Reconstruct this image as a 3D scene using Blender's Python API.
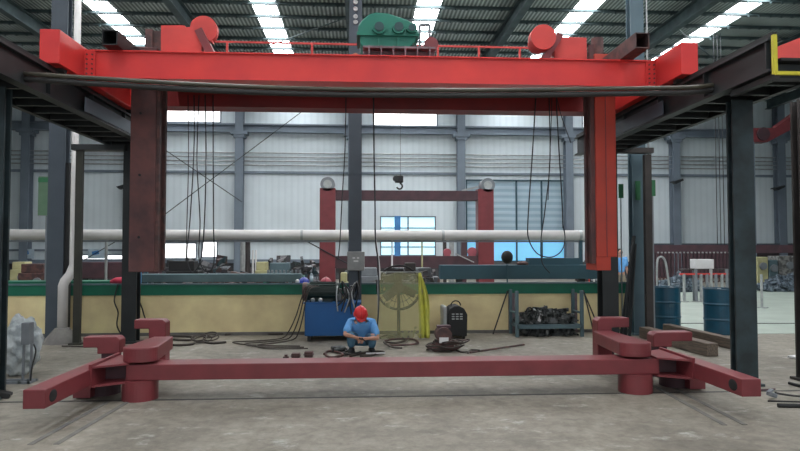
import bpy, bmesh, math, random
from mathutils import Vector, Matrix, Euler
PI = math.pi
rad = math.radians
random.seed(7)
S = bpy.context.scene
C = S.collection
for o in list(bpy.data.objects):
    bpy.data.objects.remove(o)

# ------------------------------------------------------------------ camera, world, light, exposure
F_PX = 620.0
YAW = rad(3.5); PITCH = math.atan(22.5 / F_PX)
CAM = Vector((0, 0, 1.7))
cd = bpy.data.cameras.new('camera'); cam = bpy.data.objects.new('camera', cd); C.objects.link(cam)
cd.sensor_width = 36.0; cd.lens = 36.0 * F_PX / 800.0; cd.clip_end = 300
cam.location = CAM
cam.rotation_euler = (PI / 2 + PITCH, 0, -YAW)
S.camera = cam
S.view_settings.view_transform = 'Standard'; S.view_settings.look = 'None'
S.view_settings.gamma = 1; S.view_settings.use_curve_mapping = False
S.view_settings.exposure = -0.30

W = bpy.data.worlds.new('world'); S.world = W; W.use_nodes = True
bg = W.node_tree.nodes['Background']
bg.inputs[0].default_value = (0.80, 0.90, 1.0, 1); bg.inputs[1].default_value = 0.6

SKYLIGHT_STRENGTH = 20
# daylight from the big open hall door behind the camera
ld = bpy.data.lights.new('doorway_daylight', 'AREA'); ld.shape = 'RECTANGLE'; ld.size = 12; ld.size_y = 6
ld.energy = 370; ld.color = (1.0, 0.97, 0.94)
lo = bpy.data.objects.new('doorway_daylight', ld); C.objects.link(lo)
lo.location = (1, -7, 4.2); lo.rotation_euler = (rad(88), 0, 0)

# ------------------------------------------------------------------ helpers
_f = Vector((math.sin(YAW) * math.cos(PITCH), math.cos(YAW) * math.cos(PITCH), math.sin(PITCH)))
_r = Vector((math.cos(YAW), -math.sin(YAW), 0))
_u = _r.cross(_f)

def ray(px, py):
    return _f + _r * ((px - 400) / F_PX) - _u * ((py - 225.5) / F_PX)

def at(px, py, Y):
    d = ray(px, py)
    return CAM + d * (Y / d.y)

def gr(px, py, z=0.0):
    d = ray(px, py)
    return CAM + d * ((z - CAM.z) / d.z)

def mat(name, col, rough=0.6, metal=0.0, col2=None, scale=3.0, amt=0.5, bump=0.0, emis=0, stretch=None, detail=5):
    m = bpy.data.materials.new(name); m.use_nodes = True
    nt = m.node_tree; b = nt.nodes['Principled BSDF']
    b.inputs['Roughness'].default_value = rough; b.inputs['Metallic'].default_value = metal
    col = tuple(col) + (1,)
    tc = nt.nodes.new('ShaderNodeTexCoord'); mp = nt.nodes.new('ShaderNodeMapping')
    nt.links.new(tc.outputs['Object'], mp.inputs['Vector'])
    if stretch: mp.inputs['Scale'].default_value = stretch
    n = nt.nodes.new('ShaderNodeTexNoise'); n.inputs['Scale'].default_value = scale; n.inputs['Detail'].default_value = detail
    nt.links.new(mp.outputs[0], n.inputs['Vector'])
    if col2 is None: col2 = tuple(c * 0.72 for c in col[:3])
    rp = nt.nodes.new('ShaderNodeValToRGB')
    rp.color_ramp.elements[0].position = 0.5 - 0.25 * (1.2 - amt); rp.color_ramp.elements[0].color = tuple(col2) + (1,)
    rp.color_ramp.elements[1].position = 0.5 + 0.25 * (1.2 - amt); rp.color_ramp.elements[1].color = col
    nt.links.new(n.outputs['Fac'], rp.inputs['Fac'])
    nt.links.new(rp.outputs['Color'], b.inputs['Base Color'])
    if bump:
        bn = nt.nodes.new('ShaderNodeBump'); bn.inputs['Strength'].default_value = bump; bn.inputs['Distance'].default_value = 0.02
        nt.links.new(n.outputs['Fac'], bn.inputs['Height']); nt.links.new(bn.outputs[0], b.inputs['Normal'])
    if emis:
        b.inputs['Emission Color'].default_value = col; b.inputs['Emission Strength'].default_value = emis
    return m

def c8(r, g, b):  # sRGB 0-255 -> linear
    return tuple(((v / 255) / 12.92 if v / 255 <= 0.04045 else (((v / 255) + 0.055) / 1.055) ** 2.4) for v in (r, g, b))

class MB:
    """collects shapes into one mesh"""
    def __init__(self): self.bm = bmesh.new()
    def box(self, x0, x1, y0, y1, z0, z1):
        return self.obox(((x0 + x1) / 2, (y0 + y1) / 2, (z0 + z1) / 2), (abs(x1 - x0), abs(y1 - y0), abs(z1 - z0)))
    def obox(self, c, s, rot=(0, 0, 0), bev=0.0):
        M = Matrix.Translation(c) @ Euler(rot).to_matrix().to_4x4() @ Matrix.Diagonal((s[0], s[1], s[2], 1))
        r = bmesh.ops.create_cube(self.bm, size=1, matrix=M)
        if bev:
            es = set(e for v in r['verts'] for e in v.link_edges)
            bmesh.ops.bevel(self.bm, geom=list(es), offset=bev, segments=2, affect='EDGES', profile=0.5)
        return self
    def bar(self, a, b, w, h=None, up=None):
        a = Vector(a); b = Vector(b); d = b - a; L = d.length; h = h or w
        z = d.normalized(); up = Vector(up or (0, 0, 1))
        if abs(z.dot(up)) > 0.99: up = Vector((0, 1, 0))
        x = up.cross(z).normalized(); y = z.cross(x)
        R = Matrix((x, y, z)).transposed().to_4x4()
        M = Matrix.Translation((a + b) / 2) @ R @ Matrix.Diagonal((w, h, L, 1))
        bmesh.ops.create_cube(self.bm, size=1, matrix=M); return self
    def ibeam(self, a, b, w, h, t=0.03, up=None):
        a = Vector(a); b = Vector(b); z = (b - a).normalized(); up = Vector(up or (0, 0, 1))
        if abs(z.dot(up)) > 0.99: up = Vector((0, 1, 0))
        x = up.cross(z).normalized(); y = z.cross(x)
        for s in (-1, 1):
            o = y * s * (h / 2 - t / 2); self.bar(a + o, b + o, w, t, up)
        self.bar(a, b, t * 0.7, h - 2 * t + 0.002, up); return self
    def cyl(self, a, b, r, r2=None, seg=20, cap=True):
        a = Vector(a); b = Vector(b); d = b - a
        R = d.to_track_quat('Z', 'Y').to_matrix().to_4x4()
        bmesh.ops.create_cone(self.bm, cap_ends=cap, segments=seg, radius1=r, radius2=r if r2 is None else r2, depth=d.length,
                              matrix=Matrix.Translation((a + b) / 2) @ R); return self
    def sph(self, c, s, rot=(0, 0, 0), seg=16, rings=10):
        if isinstance(s, (int, float)): s = (s, s, s)
        M = Matrix.Translation(c) @ Euler(rot).to_matrix().to_4x4() @ Matrix.Diagonal((s[0], s[1], s[2], 1))
        bmesh.ops.create_uvsphere(self.bm, u_segments=seg, v_segments=rings, radius=1, matrix=M); return self
    def torus(self, c, R, r, axis='Y', seg=28, sec=8, a0=0, a1=2 * PI):
        pts = []
        for i in range(seg + 1):
            a = a0 + (a1 - a0) * i / seg
            u, v = R * math.cos(a), R * math.sin(a)
            p = {'Y': (u, 0, v), 'Z': (u, v, 0), 'X': (0, u, v)}[axis]
            pts.append(Vector(c) + Vector(p))
        return self.tube(pts, r, sec)
    def tube(self, pts, r, sec=8):
        pts = [Vector(p) for p in pts]; rings = []
        prev = None
        for i, p in enumerate(pts):
            t = (pts[min(i + 1, len(pts) - 1)] - pts[max(i - 1, 0)])
            if t.length < 1e-9: t = Vector((0, 0, 1))
            t.normalize()
            if prev is None:
                n = t.orthogonal().normalized()
            else:
                n = prev - t * prev.dot(t)
                n = n.normalized() if n.length > 1e-6 else t.orthogonal().normalized()
            prev = n; b = t.cross(n)
            rr = r[i] if isinstance(r, (list, tuple)) else r
            rings.append([self.bm.verts.new(p + (n * math.cos(2 * PI * k / sec) + b * math.sin(2 * PI * k / sec)) * rr) for k in range(sec)])
        for a, b in zip(rings, rings[1:]):
            for k in range(sec):
                self.bm.faces.new((a[k], a[(k + 1) % sec], b[(k + 1) % sec], b[k]))
        self.bm.faces.new(rings[0][::-1]); self.bm.faces.new(rings[-1]); return self
    def prism(self, poly, y0, y1, axis='Y'):
        """poly of (u,v); axis Y: (x,z) extruded in y; axis Z: (x,y) extruded in z; axis X: (y,z)"""
        f = {'Y': lambda u, v, w: (u, w, v), 'Z': lambda u, v, w: (u, v, w), 'X': lambda u, v, w: (w, u, v)}[axis]
        A = [self.bm.verts.new(f(u, v, y0)) for u, v in poly]; B = [self.bm.verts.new(f(u, v, y1)) for u, v in poly]
        n = len(poly)
        self.bm.faces.new(A); self.bm.faces.new(B[::-1])
        for k in range(n): self.bm.faces.new((A[k], B[k], B[(k + 1) % n], A[(k + 1) % n]))
        return self
    def move(self, v):
        bmesh.ops.translate(self.bm, verts=self.bm.verts, vec=Vector(v)); return self
    def build(self, name, m, parent=None, smooth=False, bevel=0):
        bmesh.ops.recalc_face_normals(self.bm, faces=self.bm.faces)
        me = bpy.data.meshes.new(name); self.bm.to_mesh(me); self.bm.free()
        if smooth:
            for p in me.polygons: p.use_smooth = True
        me.materials.append(m)
        o = bpy.data.objects.new(name, me); C.objects.link(o)
        if parent: o.parent = parent
        if bevel:
            b = o.modifiers.new('b', 'BEVEL'); b.width = bevel; b.segments = 2; b.limit_method = 'ANGLE'
        return o

def tag(o, label, cat, group=None, kind=None):
    if label: o['label'] = label
    if cat: o['category'] = cat
    if group: o['group'] = group
    if kind: o['kind'] = kind
    return o

def thing(name, label, cat, loc=(0, 0, 0), rz=0, group=None):
    o = bpy.data.objects.new(name, None); C.objects.link(o); o.empty_display_size = 0.1
    o.location = loc; o.rotation_euler = (0, 0, rz)
    return tag(o, label, cat, group)

def struct(mb, name, m, parent=None, **k):
    o = mb.build(name, m, parent, **k)
    if parent is None: o['kind'] = 'structure'
    return o

def dup(src, loc, rz=None, label=None):
    r = src.copy(); C.objects.link(r); r.location = loc
    if rz is not None: r.rotation_euler = (0, 0, rz)
    if label: r['label'] = label
    for ch in list(src.children):
        c = ch.copy(); C.objects.link(c); c.parent = r
        for g in ch.children:
            d = g.copy(); C.objects.link(d); d.parent = c
    return r

def sag(a, b, s, n=24):
    a = Vector(a); b = Vector(b)
    return [a.lerp(b, i / n) - Vector((0, 0, s * 4 * (i / n) * (1 - i / n))) for i in range(n + 1)]

def spline(pts, n=8):
    P = [Vector(p) for p in pts]; out = []
    for i in range(len(P) - 1):
        p0 = P[max(i - 1, 0)]; p1 = P[i]; p2 = P[i + 1]; p3 = P[min(i + 2, len(P) - 1)]
        for k in range(n):
            t = k / n
            out.append(0.5 * ((2 * p1) + (p2 - p0) * t + (2 * p0 - 5 * p1 + 4 * p2 - p3) * t * t + (-p0 + 3 * p1 - 3 * p2 + p3) * t ** 3))
    out.append(P[-1]); return out

# ------------------------------------------------------------------ materials
M = {}
M['red'] = mat('bright_red_paint', (0.74, 0.050, 0.042), 0.30, 0, (0.60, 0.038, 0.04), 1.6)
M['red2'] = mat('salmon_red_paint', (0.62, 0.06, 0.05), 0.5, 0, (0.50, 0.045, 0.04), 3)
M['orange'] = mat('orange_red_primer', (0.48, 0.050, 0.028), 0.6, 0, (0.36, 0.045, 0.03), 2.2)
M['maroon'] = mat('oxide_primer', (0.205, 0.038, 0.045), 0.40, 0, (0.16, 0.031, 0.037), 4)
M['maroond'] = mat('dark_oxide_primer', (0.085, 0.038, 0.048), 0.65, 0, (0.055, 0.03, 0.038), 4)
M['pinkred'] = mat('faded_pink_red', (0.42, 0.10, 0.13), .6)
M['rust'] = mat('rusty_steel', (0.135, 0.055, 0.052), 0.75, 0.1, (0.075, 0.04, 0.042), 3.2, 0.7, 0.3)
M['black'] = mat('black_steel', (0.024, 0.028, 0.030), 0.5, 0.2, (0.015, 0.018, 0.02), 3)
M['blackm'] = mat('matt_black', (0.012, 0.013, 0.014), 0.7)
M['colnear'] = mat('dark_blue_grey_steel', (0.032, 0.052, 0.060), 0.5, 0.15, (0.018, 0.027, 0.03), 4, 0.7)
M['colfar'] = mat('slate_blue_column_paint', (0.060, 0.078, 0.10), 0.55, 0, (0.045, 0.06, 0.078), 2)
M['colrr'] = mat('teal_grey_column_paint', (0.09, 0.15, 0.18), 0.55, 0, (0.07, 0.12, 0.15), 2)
M['olive'] = mat('olive_grimy_post', (0.040, 0.040, 0.030), 0.7, 0, (0.025, 0.027, 0.022), 5)
M['brownpost'] = mat('brown_grimy_post', (0.045, 0.038, 0.036), 0.7, 0, (0.03, 0.027, 0.026), 5)
M['wallcol'] = mat('grey_blue_wall_frame', (0.17, 0.21, 0.26), 0.6, 0, (0.14, 0.175, 0.215), 1.5)
M['green'] = mat('gearbox_green', (0.01, 0.19, 0.13), 0.42, 0, (0.008, 0.155, 0.11), 5)
M['greenband'] = mat('green_wall_band', (0.002, 0.14, 0.08), 0.6, 0, (0.002, 0.11, 0.065), 2)
M['greensign'] = mat('green_board', (0.03, 0.17, 0.07), 0.6)
M['yellowwall'] = mat('yellow_wash', (0.86, 0.76, 0.42), 0.8, 0, (0.60, 0.48, 0.27), 1.7, 0.3, 0.1)
M['blue'] = mat('royal_blue_enamel', (0.002, 0.105, 0.33), 0.42, 0, (0.002, 0.085, 0.27), 2)
M['bluedrum'] = mat('navy_drum_paint', (0.006, 0.065, 0.11), 0.35, 0, (0.005, 0.045, 0.08), 5)
M['teal'] = mat('teal_steel_paint', (0.030, 0.085, 0.115), 0.6, 0, (0.024, 0.065, 0.09), 2)
M['tealgrey'] = mat('grey_teal_paint', (0.10, 0.16, 0.18), 0.6, 0, (0.07, 0.12, 0.14), 3)
M['white'] = mat('white_paint', (0.66, 0.66, 0.66), 0.5, 0, (0.56, 0.56, 0.57), 2)
M['pipe'] = mat('white_pipe_jacket', (0.60, 0.59, 0.58), 0.45, 0, (0.52, 0.51, 0.50), 3)
M['silver'] = mat('dull_silver', (0.42, 0.44, 0.44), 0.42, 0.4, (0.30, 0.32, 0.32), 6)
M['grey'] = mat('grey_paint', (0.20, 0.22, 0.24), 0.55, 0, (0.16, 0.18, 0.2), 6)
M['greybox'] = mat('grey_panel_box', (0.30, 0.31, 0.30), 0.5, 0, (0.24, 0.25, 0.25), 8)
M['yellow'] = mat('safety_yellow', (0.60, 0.55, 0.03), 0.5, 0, (0.5, 0.44, 0.03), 6)
M['wood'] = mat('weathered_timber', (0.17, 0.13, 0.10), 0.85, 0, (0.10, 0.08, 0.065), 6, 0.7, 0.4, stretch=(6, 0.6, 6))
M['concrete'] = mat('concrete_grey', (0.17, 0.165, 0.15), 0.9, 0, (0.12, 0.115, 0.11), 5, 0.7, 0.3)
M['rubber'] = mat('black_rubber', (0.022, 0.022, 0.022), 0.6)
M['wire'] = mat('dark_rope_wire', (0.035, 0.038, 0.045), 0.6, 0.3)
M['cablec'] = mat('olive_cable_jacket', (0.075, 0.07, 0.05), 0.4, 0, (0.05, 0.045, 0.035), 4)
M['hose'] = mat('grimy_hose', (0.06, 0.05, 0.04), 0.7, 0, (0.04, 0.033, 0.03), 8)
M['stripm'] = mat('purplish_rusty_strip', (0.22, 0.17, 0.19), .7, 0, (.12, .09, .10), 4)
M['scrap'] = mat('dark_scrap_metal', (0.13, 0.14, 0.14), 0.5, 0.4, (0.02, 0.023, 0.024), 9, 0.9)
M['scrapbl'] = mat('blue_grey_swarf', (0.20, 0.25, 0.30), 0.45, 0.4, (0.05, 0.065, 0.08), 8, 0.9)
M['scraplt'] = mat('pale_workshop_clutter', (0.26, 0.26, 0.25), 0.7, 0.1, (0.09, 0.09, 0.09), 6, 0.9)
M['brownred'] = mat('reddish_brown_steel', (0.12, 0.055, 0.05), 0.65, 0.1, (0.06, 0.035, 0.035), 8, 0.8)
M['skin'] = mat('skin', (0.50, 0.27, 0.19), 0.6, 0, (0.44, 0.23, 0.16), 10)
M['shirt'] = mat('light_blue_workwear', (0.17, 0.42, 0.80), 0.85, 0, (0.11, 0.33, 0.68), 9)
M['trouser'] = mat('slate_blue_trousers', (0.10, 0.22, 0.33), 0.9, 0, (0.07, 0.17, 0.26), 9)
M['khaki'] = mat('khaki_trousers', (0.24, 0.20, 0.15), 0.9)
M['helmet'] = mat('red_helmet_plastic', (0.68, 0.025, 0.03), 0.32)
M['helmetb'] = mat('blue_helmet_plastic', (0.03, 0.06, 0.42), 0.32)
M['helmetp'] = mat('faded_red_helmet_plastic', (0.45, 0.06, 0.09), 0.4)
M['hair'] = mat('dark_hair', (0.012, 0.01, 0.009), 0.7)
M['poster'] = mat('pale_blue_board', (0.50, 0.62, 0.70), 0.5)
M['posterb'] = mat('blue_print', (0.06, 0.24, 0.55), 0.5)
M['tarp'] = mat('white_tarpaulin', (0.50, 0.55, 0.56), 0.6, 0, (0.32, 0.36, 0.38), 9, 0.9, 0.6)
M['paleyellow'] = mat('pale_yellow_sheet', (0.50, 0.48, 0.26), 0.8)
M['glassw'] = mat('overexposed_daylight_pane', (1.0, 0.99, 1.0), 0.5, 0, (1.0, 0.99, 1.0), emis=2.2)
M['glassc'] = mat('cyan_daylight_pane', (0.60, 0.88, 0.98), 0.5, 0, (0.60, 0.88, 0.98), emis=1.0)
M['glassb'] = mat('sky_blue_translucent_sheet', (0.22, 0.60, 0.88), 0.5, 0, (0.20, 0.55, 0.85), 1, emis=0.55)
M['skylight'] = mat('translucent_rooflight', (0.97, 0.98, 1.0), 0.5, 0, (0.97, 0.98, 1.0), emis=SKYLIGHT_STRENGTH)
M['purlin'] = mat('dark_teal_purlin', (0.075, 0.115, 0.120), 0.6, 0.1, (0.035, 0.055, 0.06), 2)
M['chainw'] = mat('white_ceramic', (0.6, 0.6, 0.6), 0.4)

def mat_clutter(name, cols, scale=5.0):
    m = bpy.data.materials.new(name); m.use_nodes = True
    nt = m.node_tree; b = nt.nodes['Principled BSDF']
    tc = nt.nodes.new('ShaderNodeTexCoord'); v = nt.nodes.new('ShaderNodeTexVoronoi'); v.inputs['Scale'].default_value = scale
    nt.links.new(tc.outputs['Object'], v.inputs['Vector'])
    sp_ = nt.nodes.new('ShaderNodeSeparateColor'); nt.links.new(v.outputs['Color'], sp_.inputs[0])
    r = nt.nodes.new('ShaderNodeValToRGB'); r.color_ramp.interpolation = 'CONSTANT'
    e = r.color_ramp.elements
    while len(e) < len(cols): e.new(0.5)
    for i, c in enumerate(cols): e[i].position = i / len(cols); e[i].color = (*c, 1)
    nt.links.new(sp_.outputs[0], r.inputs['Fac']); nt.links.new(r.outputs[0], b.inputs['Base Color']); b.inputs['Roughness'].default_value = .6
    return m
M['clutter'] = mat_clutter('assorted_machine_parts', [(.03, .03, .035), (.10, .11, .12), (.02, .02, .022), (.38, .38, .40), (.05, .03, .03), (.14, .09, .08), (.03, .06, .07), (.24, .26, .28)])
M['clutterd'] = mat_clutter('assorted_dark_parts', [(.02, .022, .025), (.06, .06, .07), (.03, .03, .035), (.18, .18, .19), (.05, .04, .04), (.02, .03, .03)], 4)

def mat_floor():
    m = bpy.data.materials.new('painted_concrete_floor'); m.use_nodes = True
    nt = m.node_tree; b = nt.nodes['Principled BSDF']; L = nt.links
    tc = nt.nodes.new('ShaderNodeTexCoord')
    def noise(scale, detail=6, rough=0.6, dist=0.0):
        n = nt.nodes.new('ShaderNodeTexNoise'); n.inputs['Scale'].default_value = scale
        n.inputs['Detail'].default_value = detail; n.inputs['Roughness'].default_value = rough; n.inputs['Distortion'].default_value = dist
        L.new(tc.outputs['Object'], n.inputs['Vector']); return n
    def ramp(src, p0, p1, a, bb):
        r = nt.nodes.new('ShaderNodeValToRGB'); e = r.color_ramp.elements
        e[0].position = p0; e[0].color = (*a, 1); e[1].position = p1; e[1].color = (*bb, 1); L.new(src, r.inputs['Fac']); return r
    def mix(f, a, bb, t='MIX'):
        x = nt.nodes.new('ShaderNodeMix'); x.data_type = 'RGBA'; x.blend_type = t
        if isinstance(f, float): x.inputs[0].default_value = f
        else: L.new(f, x.inputs[0])
        L.new(a, x.inputs[6]); L.new(bb, x.inputs[7]); return x.outputs[2]
    base = ramp(noise(0.7, 7, 0.65, 0.6).outputs['Fac'], 0.32, 0.68, (0.165, 0.150, 0.122), (0.30, 0.278, 0.23))
    fine = ramp(noise(7, 8, 0.75, 0.3).outputs['Fac'], 0.3, 0.7, (0.55, 0.54, 0.53), (1.18, 1.18, 1.18))
    c = mix(1.0, base.outputs[0], fine.outputs[0], 'MULTIPLY')
    sc = nt.nodes.new('ShaderNodeMapping'); sc.inputs['Scale'].default_value = (0.9, 1.6, 1); L.new(tc.outputs['Object'], sc.inputs[0])
    sn = nt.nodes.new('ShaderNodeTexNoise'); sn.inputs['Scale'].default_value = 2.1; sn.inputs['Detail'].default_value = 9; sn.inputs['Roughness'].default_value = 0.75
    L.new(sc.outputs[0], sn.inputs['Vector'])
    scuff = ramp(sn.outputs['Fac'], 0.57, 0.70, (0, 0, 0), (1, 1, 1))
    white = nt.nodes.new('ShaderNodeRGB'); white.outputs[0].default_value = (0.50, 0.50, 0.46, 1)
    f = nt.nodes.new('ShaderNodeMath'); f.operation = 'MULTIPLY'; f.inputs[1].default_value = 0.85; L.new(scuff.outputs[0], f.inputs[0])
    c = mix(f.outputs[0], c, white.outputs[0])
    stain = ramp(noise(1.3, 4, 0.5, 1.2).outputs['Fac'], 0.62, 0.75, (1, 1, 1), (0.72, 0.72, 0.72))
    c = mix(1.0, c, stain.outputs[0], 'MULTIPLY')
    L.new(c, b.inputs['Base Color']); b.inputs['Roughness'].default_value = 0.62
    bn = nt.nodes.new('ShaderNodeBump'); bn.inputs['Strength'].default_value = 0.15; bn.inputs['Distance'].default_value = 0.01
    L.new(sn.outputs['Fac'], bn.inputs['Height']); L.new(bn.outputs[0], b.inputs['Normal'])
    return m
M['floor'] = mat_floor()
M['floorgreen'] = mat('pale_green_floor_paint', (0.36, 0.42, 0.37), 0.45, 0, (0.30, 0.35, 0.31), 1.5, 0.6)

def mat_ribs(name, a, b_, freq, axis='X', rough=0.55, sharp=(0.45, 0.55), noise_amt=0.25, bump=0.3):
    m = bpy.data.materials.new(name); m.use_nodes = True
    nt = m.node_tree; b = nt.nodes['Principled BSDF']; L = nt.links
    tc = nt.nodes.new('ShaderNodeTexCoord')
    w = nt.nodes.new('ShaderNodeTexWave'); w.wave_type = 'BANDS'; w.bands_direction = axis; w.inputs['Scale'].default_value = freq
    w.inputs['Distortion'].default_value = 0
    L.new(tc.outputs['Object'], w.inputs['Vector'])
    r = nt.nodes.new('ShaderNodeValToRGB'); e = r.color_ramp.elements
    e[0].position = sharp[0]; e[0].color = (*a, 1); e[1].position = sharp[1]; e[1].color = (*b_, 1)
    L.new(w.outputs['Color'], r.inputs['Fac'])
    n = nt.nodes.new('ShaderNodeTexNoise'); n.inputs['Scale'].default_value = 0.9; n.inputs['Detail'].default_value = 4
    L.new(tc.outputs['Object'], n.inputs['Vector'])
    r2 = nt.nodes.new('ShaderNodeValToRGB'); e = r2.color_ramp.elements
    e[0].position = 0.3; e[0].color = (1 - noise_amt,) * 3 + (1,); e[1].position = 0.7; e[1].color = (1, 1, 1, 1)
    L.new(n.outputs['Fac'], r2.inputs['Fac'])
    x = nt.nodes.new('ShaderNodeMix'); x.data_type = 'RGBA'; x.blend_type = 'MULTIPLY'; x.inputs[0].default_value = 1
    L.new(r.outputs[0], x.inputs[6]); L.new(r2.outputs[0], x.inputs[7]); L.new(x.outputs[2], b.inputs['Base Color'])
    b.inputs['Roughness'].default_value = rough
    bn = nt.nodes.new('ShaderNodeBump'); bn.inputs['Strength'].default_value = bump; bn.inputs['Distance'].default_value = 0.03
    L.new(w.outputs['Color'], bn.inputs['Height']); L.new(bn.outputs[0], b.inputs['Normal'])
    return m
M['roof'] = mat_ribs('corrugated_roof_sheet', (0.17, 0.22, 0.215), (0.62, 0.70, 0.68), 2.1, 'X', 0.5, (0.35, 0.8), 0.45)
M['cladding'] = mat_ribs('white_wall_cladding', (0.62, 0.70, 0.74), (0.66, 0.74, 0.78), 0.9, 'X', 0.6, (0.1, 0.5), 0.10, 0.05)

# ------------------------------------------------------------------ structure: floor, walls, roof
YB = 34.0
H_ROOF = 10.4
XL, XR = -27.0, 31.0
struct(MB().box(XL, XR, -8, YB + 0.3, -0.3, 0), 'floor', M['floor'])
struct(MB().box(4.97, XR - 0.1, 11.9, 25.5, 0.0, 0.006), 'trim_1', M['floorgreen'])      # painted floor zone of the next bay
# expansion joint across the floor in front of the red beam
a, b = gr(0, 408), gr(800, 396)
mid = (gr(200, 398).y + gr(600, 397).y) / 2
struct(MB().box(XL + 1, XR - 1, gr(400, 396.5).y - 0.022, gr(400, 396.5).y + 0.022, 0.0, 0.003), 'trim_2', M['rubber'])
mb = MB()
p, q = gr(30, 445), gr(108, 402)
for off in (0, 0.22):
    mb.bar((p.x + off, p.y, 0.003), (q.x + off, q.y, 0.003), 0.05, 0.006)
struct(mb, 'trim_3', M['concrete'])
mb = MB()
p, q = gr(745, 425), gr(668, 385)
for off in (0, -0.2):
    mb.bar((p.x + off, p.y, 0.003), (q.x + off, q.y, 0.003), 0.05, 0.006)
struct(mb, 'trim_4', M['concrete'])

# back wall with openings left for the windows
def wx(px, py=240): return at(px, py, YB).x
def wz(py, px=400): return at(px, py, YB).z
openings = []   # x0,x1,z0,z1,material
def op(x0, x1, y0, y1, m): openings.append((wx(x0), wx(x1), wz(y1), wz(y0), m))
op(163, 220, 105.5, 125.5, 'glassw'); op(373, 438, 107, 128, 'glassw'); op(583, 648, 108, 130, 'glassw'); op(793, 850, 108, 130, 'glassw'); op(-60, 0, 105, 125, 'glassw')
op(163, 197, 242.5, 259, 'glassw'); op(201, 218, 241, 258, 'glassw'); op(380, 436, 216, 256, 'glassc')
op(466, 567, 179, 262, 'glassb'); op(512, 567, 276, 283, 'glassw'); op(80, 128, 254, 260, 'glassw')
op(640, 644, 240, 252, 'glassw'); op(795, 800, 226, 243, 'glassw')
def wall_with_holes(x0, x1, z0, z1, y0, y1, holes):
    xs = sorted(set([x0, x1] + [h[0] for h in holes] + [h[1] for h in holes])); zs = sorted(set([z0, z1] + [h[2] for h in holes] + [h[3] for h in holes]))
    mb = MB()
    for i in range(len(xs) - 1):
        run = None
        for j in range(len(zs) - 1):
            cx, cz = (xs[i] + xs[i + 1]) / 2, (zs[j] + zs[j + 1]) / 2
            hole = any(h[0] < cx < h[1] and h[2] < cz < h[3] for h in holes)
            if not hole:
                if run is None: run = zs[j]
            if (hole or j == len(zs) - 2) and run is not None:
                top = zs[j] if hole else zs[j + 1]
                mb.box(xs[i], xs[i + 1], y0, y1, run, top); run = None
    return mb
struct(wall_with_holes(XL, XR, 0, H_ROOF, YB, YB + 0.25, openings), 'wall_back', M['cladding'])
struct(MB().box(XL - 0.2, XL, -8, YB + 0.25, 0, H_ROOF), 'wall_left', M['cladding'])
struct(MB().box(XR, XR + 0.2, -8, YB + 0.25, 0, H_ROOF), 'wall_right', M['cladding'])
struct(MB().box(XL, XR, YB - 0.06, YB - 0.002, 0, wz(262)), 'baseboard_back', mat('grimy_dark_dado', (0.085, 0.09, 0.095), .8, 0, (0.03, 0.03, 0.033), 1.6, .8))
for i, (x0, x1, z0, z1, mm) in enumerate(openings):
    fr = MB(); w = 0.07
    fr.box(x0, x1, YB - .03, YB + .1, z0, z0 + w); fr.box(x0, x1, YB - .03, YB + .1, z1 - w, z1)
    fr.box(x0, x0 + w, YB - .03, YB + .1, z0, z1); fr.box(x1 - w, x1, YB - .03, YB + .1, z0, z1)
    nm = max(1, round((x1 - x0) / (1.6 if mm != 'glassw' else 2.4)))
    if mm in ('glassc', 'glassb') or z1 < 3:
        for k in range(1, nm): xx = x0 + (x1 - x0) * k / nm; fr.box(xx - .04, xx + .04, YB - .03, YB + .1, z0, z1)
    fo = struct(fr, 'window_%d' % (i + 1), M['wallcol'] if mm != 'glassb' else M['teal'])
    if mm == 'glassb':
        zz = wz(240)
        MB().box(x0, x1, YB + .06, YB + .08, z0, zz).build('pane', M['glassb'], fo)
        up = mat_ribs('grey_blue_shutter', (0.30, 0.42, 0.50), (0.40, 0.52, 0.60), 0.9, 'Z', 0.6, (0.4, 0.6), 0.1)
        MB().box(x0, x1, YB + .06, YB + .09, zz, z1).build('shutter', up, fo)
    else:
        MB().box(x0 + .02, x1 - .02, YB + .06, YB + .08, z0, z1).build('pane', M[mm], fo)
    if mm == 'glassc':
        mb = MB()
        for pz in (228, 240, 247): mb.box(x0, x1, YB + .02, YB + .05, wz(pz) - .03, wz(pz) + .03)
        mb.build('glazing_bar', M['tealgrey'], fo)
        MB().box(wx(394.5), wx(400.5), YB - .05, YB + .06, z0, z1).build('blue_mullion', M['posterb'], fo)

# horizontal members of the back wall
def hbar(py, h, d, m, name, x0=XL, x1=XR, y=YB):
    z = wz(py); o = MB().box(x0, x1, y - d, y - .003, z - h / 2, z + h / 2); return struct(o, name, m)
ti = 5
mb = MB().ibeam((XL, YB - .3, wz(131)), (XR, YB - .3, wz(131)), 0.35, 0.46, 0.08); struct(mb, 'trim_5', M['wallcol'])
hbar(173.5, 0.13, 0.12, M['wallcol'], 'trim_6')
mb = MB()
for py in (154.5, 158.5, 162.5, 166.5): mb.cyl((XL, YB - .12, wz(py)), (XR, YB - .12, wz(py)), 0.035, seg=8)
struct(mb, 'trim_7', M['silver'])
hbar(250, 0.10, 0.1, M['wallcol'], 'trim_8', XL, wx(160))
hbar(240, 0.16, 0.14, M['wallcol'], 'trim_9', XL, wx(380))
hbar(261, 0.2, 0.16, M['wallcol'], 'trim_10', XL, wx(380))
hbar(247, 0.4, 0.3, M['colfar'], 'trim_11', wx(648), XR)
struct(MB().box(wx(648), XR, YB - .2, YB - .01, 0, wz(251.5)), 'trim_22', mat('dark_maroon_dado', (0.05, 0.038, 0.045), .8, 0, (0.04, 0.03, 0.035), 2.5, .8))
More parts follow.
